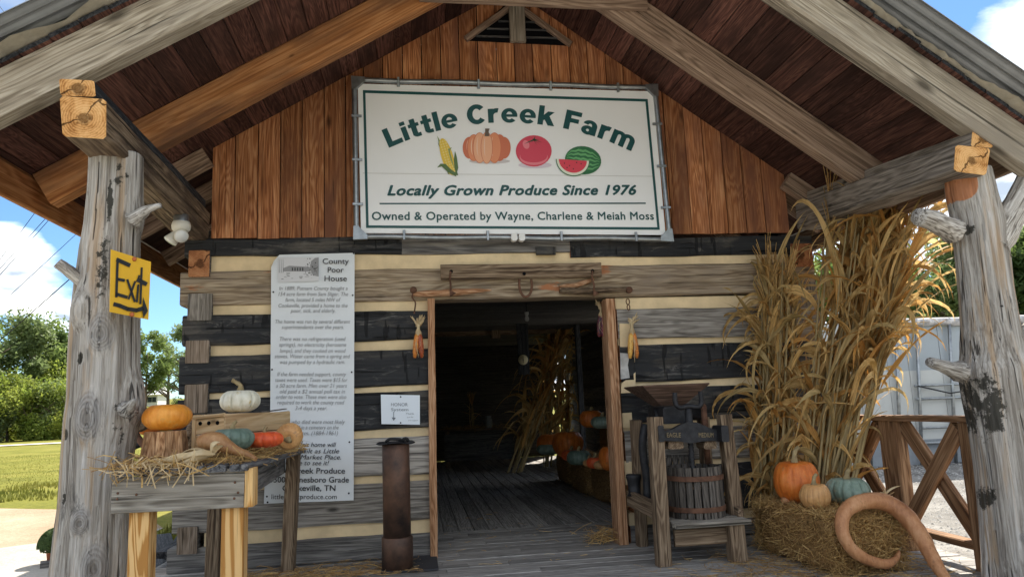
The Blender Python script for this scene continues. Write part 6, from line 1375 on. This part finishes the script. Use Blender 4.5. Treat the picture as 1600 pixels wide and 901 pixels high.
def hardware():
    Y = -.085; p, q = at(688, 425.5, Y), at(939, 421.5, Y)
    t = thing('wagon_doubletree', 'old worn wagon doubletree board with three holes, mounted over the door', 'board', (p+q)/2)
    n = 30; bo = timber('board', p, q, .04, .115, M_['brownwood'], t, jit=.006, ch=.01, segs=n)
    for (x, y) in ((705, 424), (819, 427.5), (926, 423)): lathe('hole', [(.001, .003), (.012, .002), (.014, 0)], M_['black0'], T(at(x, y, Y-.026)) @ Matrix.Rotation(rad(90), 4, 'X'), t, 12)
    u = thing('iron_clevis', 'rusty U shaped iron clevis hanging under the middle of the doubletree', 'hook', at(822, 450, Y)); tube('bow', spline([at(*c, Y-.01) for c in ((811.5, 436), (811.5, 447), (814.5, 458), (821, 463.5), (828, 459), (831, 448), (830, 436))], 6), .0105, M_['rust'], u, 10)
    for s_, (a, m_, b), lab in ((0, ((645, 459.5), (700, 457), (768, 453)), 'left wooden singletree with iron hook, hanging over the door jamb'), (1, ((874, 454), (925, 454), (985, 451)), 'right wooden singletree with split end and iron hook, over the door')):
        t = thing('singletree', lab, 'hitch bar', at(*m_, Y), 'singletrees over the door'); P = spline([at(*a, Y), at(*m_, Y), at(*b, Y)], 10); r = [.016+.012*math.sin(math.pi*min(1, max(0, i/20)))**.6 for i in range(21)]
        if s_ == 0: r = [.02+.008*math.sin(math.pi*i/20)-(.014*max(0, i-12)/8) for i in range(21)]
        if s_ == 1: r = [.018+.006*math.sin(math.pi*i/20)+(.004 if i < 10 else 0) for i in range(21)]
        tube('bar', P, r, [M_['jamb'] if s_ == 0 else M_['brownwood'], M_['cutold']], t, 14, nz_amp=.3)
        if s_ == 1: tube('split_end', spline([at(873, 447, Y+.01), at(900, 445, Y+.01), at(928, 436, Y+.015)], 6), [.006, .01, .014, .016, .018, .02, .022, .022, .022, .021, .02, .018, .012], M_['jamb'], t, 10, nz_amp=.4)
        hx, hy, tx_ = (704, 424, 704) if s_ == 0 else (926, 423, 928)
        tube('chain_strap', spline([at(hx, hy, Y-.03), at(hx-1, hy+12, Y-.03), at(tx_, 444, Y-.03), at(tx_, 455, Y-.03)], 4), .008, M_['rust'], t, 8)
        c = at(tx_+2, 458, Y-.03); lathe('iron_band', [(.001, .012), (.032, .010), (.034, 0), (.001, -.002)], M_['rust'], T(c) @ Matrix.Rotation(rad(90), 4, 'X'), t, 3)
        ex = 646 if s_ == 0 else 983; lathe('end_cap', [(.001, .02), (.026, .016), (.028, -.01), (.001, -.012)], M_['rust'], T(at(ex, 453, Y-.015)) @ Matrix.Rotation(rad(90), 4, 'X'), t, 14)
        if s_ == 0: tube('end_hook', spline([at(646, 455, Y-.02), at(644, 464, Y-.02), at(648, 470, Y-.02), at(649, 476, Y-.02), at(647, 490, Y-.02)], 5), .006, M_['rust'], t, 8)
        else:
            for k in range(2): tube('chain_link', [at(981+k, 471+k*9, Y-.02)+Vector((math.cos(a_)*(.014 if k == 0 else .011), .0, math.sin(a_)*.024)) for a_ in [6.2832*i/20 for i in range(21)]], .0045, M_['rust'], t, 7)
hardware()
# ================================================================== INSIDE
def rbale(i, x, y, z, lab, rz=90, size=(.92, .46, .40), n=1000): return bale('hay_bale', lab, (x, y, z), rad(rz), size, 'hay bales inside the market', n, seed=i, mats=[M_['straw2'], M_['straw2'], M_['straw']])
rbale(11, 2.22, 1.35, 0, 'hay bale just inside the door on the right, nearest of the row', 88, n=1600); rbale(12, 2.24, 2.36, 0, 'second hay bale from the door in the row inside', 91); rbale(13, 2.20, 3.40, 0, 'third hay bale from the door in the row inside', 90); rbale(14, 2.22, 4.46, 0, 'farthest hay bale of the row inside, by the corn stalks', 90)
rbale(15, 2.66, 2.4, .40, 'upper hay bale stacked against the right inside wall', 90); rbale(16, 2.68, 3.6, .40, 'upper hay bale farther back by the right inside wall', 92)
for x in (2.66,): rbale(17, x, 2.9, 0, 'lower hay bale behind the row against the right inside wall', 90)
gr = 'pumpkins on the hay bales inside'
for (px, py, Y, r, h, sk, lab) in ((861, 694, 4.4, .20, .30, 'deep', 'dim orange pumpkin farthest left on the inside bales'), (888, 700, 3.6, .20, .36, 'deep', 'tall dim orange pumpkin in the middle of the inside bales'), (858, 707, 4.3, .17, .16, 'green', 'flat grey green pumpkin under the far left orange one'),
    (893, 712, 3.0, .12, .15, 'red', 'small red pumpkin beside the dim green one inside'), (905, 722, 2.4, .14, .18, 'dkgreen', 'dark green ribbed pumpkin in the middle of the inside row'), (930, 734, 1.9, .09, .13, 'red', 'bright red orange little pumpkin near the door jamb inside'),
    (940, 733, 1.75, .08, .10, 'dull', 'small pale pumpkin touching the red one inside'), (956, 722, 1.5, .13, .27, 'deep', 'large orange pumpkin half hidden by the right door jamb'), (921, 730, 2.1, .07, .09, 'dull', 'tiny striped pumpkin left of the bright red one inside'), (925, 668, 2.6, .14, .22, 'deep', 'dim orange pumpkin up on the stacked bale inside'), (942, 670, 2.2, .13, .15, 'green', 'grey green pumpkin up on the stacked bale inside')):
    p = at(px, py, Y); up_ = py < 690 and Y < 3; z = .80 if up_ else .405; x = (p.x-CAM.x)
    pumpkin('pumpkin', lab, (p.x, Y, z), r, h, SK[sk], 13, .05, stem=.04, seed=px, group=gr)
shock('corn_shock', 'corn stalk bundle leaning inside the market by the back opening', (1.55, 6.5, 0), (2.05, 6.6, 1.0), (2.5, 6.7, 2.2), 16, .22, .10, .22, leafn=7, seed=31, lscale=1.3)
shock('corn_shock', 'corn stalk bundle standing in the bright back opening of the market', (3.0, 9.2, 0), (3.05, 9.2, 1.0), (3.05, 9.2, 2.1), 14, .14, .12, .14, leafn=7, seed=37, lscale=1.2)
shock('corn_shock', 'second corn stalk bundle inside the market beside the clock post', (2.30, 7.2, 0), (2.35, 7.2, 1.0), (2.55, 7.2, 2.25), 12, .15, .12, .3, leafn=7, seed=33, lscale=1.3)
def inner():
    t = thing('roof_support_post', 'dark square post inside the market beside the corn stalks', 'post', (2.62, 5.9, 0)); box('timber', (2.60, 5.86, 0), (2.68, 5.94, 2.355), M_['darkplank'], t)
    t = thing('hanging_board', 'short dark board hanging inside that carries the round pale dial', 'board', (at(817, 562, 5.6).x, 5.6, 1.6)); xx = at(817, 562, 5.6).x; box('timber', (xx-.09, 5.52, 1.56), (xx+.09, 5.56, 2.355), M_['darkplank'], t)
    c = at(817, 562, 5.50); t = thing('wall_dial', 'round pale dial thermometer hanging on the dark post inside', 'dial', c); Rm = T(c) @ Matrix.Rotation(rad(90), 4, 'X')
    lathe('case', [(.001, 0), (.085, 0), (.09, .02), (.085, .03), (.078, .03), (.076, .026)], M_['iron'], Rm, t, 28); lathe('face', [(.001, .0325), (.077, .0320), (.078, .028)], plain('dial_face', (.62, .55, .36), .4, .4), Rm, t, 28)
    lathe('needle', [(.001, .038), (.010, .037), (.010, .033)], M_['ink'], Rm, t, 10); box('needle', c+Vector((-.005, -.037, -.05)), c+Vector((.005, -.033, .06)), M_['ink'], t)
    A, B = at(680, 517, 6.6), at(842, 515, 6.6); t = thing('carved_beam', 'faded wooden beam with painted lettering hanging across the room inside', 'beam', (A+B)/2)
    timber('board', (A.x-.4, 6.6, A.z), (B.x+.3, 6.6, A.z), .08, .19, M_['brownwood'], t, jit=.002); a, b = at(768, 528, 6.5), at(781, 500, 6.5); box('crosspiece', (a.x, 6.48, a.z), (b.x, 6.55, b.z), M_['brownwood'], t)
    A, B = at(694, 700, 8.2), at(765, 668, 8.2); t = thing('display_bench', 'low dark bench with straw and jars at the back left inside', 'bench', ((A.x+B.x)/2, 8.2, 0)); zt = B.z
    for i in range(3): box('board', (A.x-.0, 8.0+i*.15, zt-.03), (B.x+.5, 8.145+i*.15, zt), M_['brownwood'], t)
    for x in (A.x+.03, B.x+.4): box('leg', (x, 8.02, 0), (x+.07, 8.09, zt-.032), M_['brownwood'], t); box('leg', (x, 8.34, 0), (x+.07, 8.41, zt-.032), M_['brownwood'], t)
    box('front_board', (A.x, 7.985, .12), (B.x+.45, 7.998, zt-.08), M_['inside'], t)
    straws('straw', 260, lambda: (R_.uniform(A.x, B.x+.4), 8.2+R_.gauss(0, .1), zt+.01+abs(R_.gauss(0, .015))), (.08, .25), .003, [M_['straw2'], M_['straw']], None, 'straw spread on the low bench at the back inside', cat='straw')
    shock('corn_shock', 'small sheaf of dry stalks standing on the back bench inside', (1.02, 8.2, zt), (1.05, 8.2, zt+.18), (1.02, 8.2, zt+.42), 6, .06, .03, .06, leafn=2, seed=44, lscale=.35, ties=False)
    c = Vector((1.35, 8.2, zt)); t = thing('glass_jar', 'pale jar standing on the back bench inside', 'jar', c); lathe('body', [(.001, 0), (.07, 0), (.075, .02), (.075, .16), (.05, .19), (.05, .2)], plain('cloudy_glass', (.25, .27, .27), .2, .6), T(c), t, 18); lathe('lid', [(.055, .195), (.058, .2), (.058, .225), (.001, .228)], M_['galv'], T(c), t, 18)
    # bare bulb holder
    c = at(823, 491, 3.2); t = thing('light_bulb', 'unlit bulb in a small socket under the ceiling inside', 'lamp', c); lathe('socket', [(.02, .03), (.026, .03), (.026, .0), (.02, -.01)], M_['white'], T(c), t, 14); lathe('bulb', [(.012, -.005), (.022, -.03), (.030, -.055), (.022, -.08), (.002, -.09)], M_['glass'], T(c), t, 16); tube('cord', [c+Vector((0, 0, .03)), Vector((c.x, c.y, 2.36))], .004, M_['wire'], t, 6)
inner()
# ================================================================== FLOOR STRAW, POT, SMALL BITS
straws('straw', 900, lambda: (R_.uniform(-1.3, .0), -.55+abs(R_.gauss(0, .25)), .004+abs(R_.gauss(0, .008))), (.04, .16), .0018, [M_['straw'], M_['straw2'], M_['straw2']], None, 'loose straw swept along the foot of the left log wall', flat=.08, bend=.15, cat='straw')
straws('straw', 1500, lambda: (2.45+R_.gauss(0, .40), -1.35+R_.gauss(0, .35), .004+abs(R_.gauss(0, .008))), (.03, .14), .0018, [M_['straw'], M_['straw2'], M_['straw2']], None, 'fallen straw on the porch boards round the right hay bale', flat=.08, bend=.15, cat='straw')
straws('straw', 160, lambda: (1.45+R_.gauss(0, .07), .10+R_.gauss(0, .10), .02+abs(R_.gauss(0, .04))), (.05, .22), .002, [M_['straw'], M_['straw2']], None, 'little heap of straw at the foot of the right door jamb', flat=.35, cat='straw')
straws('straw', 60, lambda: (R_.uniform(.2, 1.5), R_.uniform(-.5, 2.0), .005), (.03, .12), .0016, [M_['straw']], None, 'few stray straws on the boards in the doorway', flat=.05, cat='straw')
def mum():
    c = onZ(88, 884, GZ); c = Vector((onZ(86, 880, GZ).x, onZ(86, 880, GZ).y, GZ)); k = (c.y+5.87)/FPX; t = thing('potted_plant', 'bushy green plant in a terracotta pot on the ground left of the post', 'potted plant', c)
    lathe('pot', [(.001, 0), (9*k, 0), (12*k, 20*k), (13.5*k, 20*k), (13.5*k, 25*k), (11.5*k, 25*k), (11*k, 22*k), (.001, 22*k)], M_['terracotta'], T(c), t, 28)
    vs, fs = [], []
    for i in range(2600):
        d = Vector((R_.gauss(0, 1), R_.gauss(0, 1), abs(R_.gauss(0, .9)))).normalized(); p = Vector((d.x*22*k, d.y*22*k, 24*k+d.z*24*k))*1.0; p = Vector((p.x, p.y, p.z))*(.75+.25*R_.random()) if R_.random() < .5 else p; p.z = max(p.z, 18*k); u = d.orthogonal().normalized(); u = Matrix.Rotation(R_.random()*6.28, 3, d) @ u; w_ = d.cross(u); l = .028; o = len(vs); vs += [p-u*l, p+w_*l*.4+d*.01, p+u*l+d*.01, p-w_*l*.4]; fs.append((o, o+1, o+2, o+3))
    ob('foliage', mesh('foliage', vs, fs, LEAF[2]), T(c), t)
mum()
a = onZ(66, 885, GZ); o = timber('loose_plank', (a.x, a.y-.05, GZ+.03), (a.x+1.1, a.y+.45, GZ+.03), .18, .05, M_['darklog'], jit=.003); tag(o, 'dark plank lying on the ground beside the potted plant', 'plank')
# dark planks added to stand in for the black shade by the cabin corner
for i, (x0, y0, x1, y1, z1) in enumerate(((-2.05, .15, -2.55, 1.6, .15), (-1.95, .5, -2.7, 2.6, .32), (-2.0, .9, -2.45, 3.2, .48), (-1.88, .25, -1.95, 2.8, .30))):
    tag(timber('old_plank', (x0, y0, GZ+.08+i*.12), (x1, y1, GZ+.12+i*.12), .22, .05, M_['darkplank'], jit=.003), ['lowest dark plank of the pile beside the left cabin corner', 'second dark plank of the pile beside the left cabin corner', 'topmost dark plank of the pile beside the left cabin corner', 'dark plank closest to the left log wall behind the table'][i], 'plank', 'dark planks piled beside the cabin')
tag(timber('grey_board', (-2.35, .1, GZ+.02), (-1.98, -.05, .52), .02, .09, M_['rustic'], jit=.002), 'narrow pale board leaning diagonally in the shade behind the table legs', 'board')
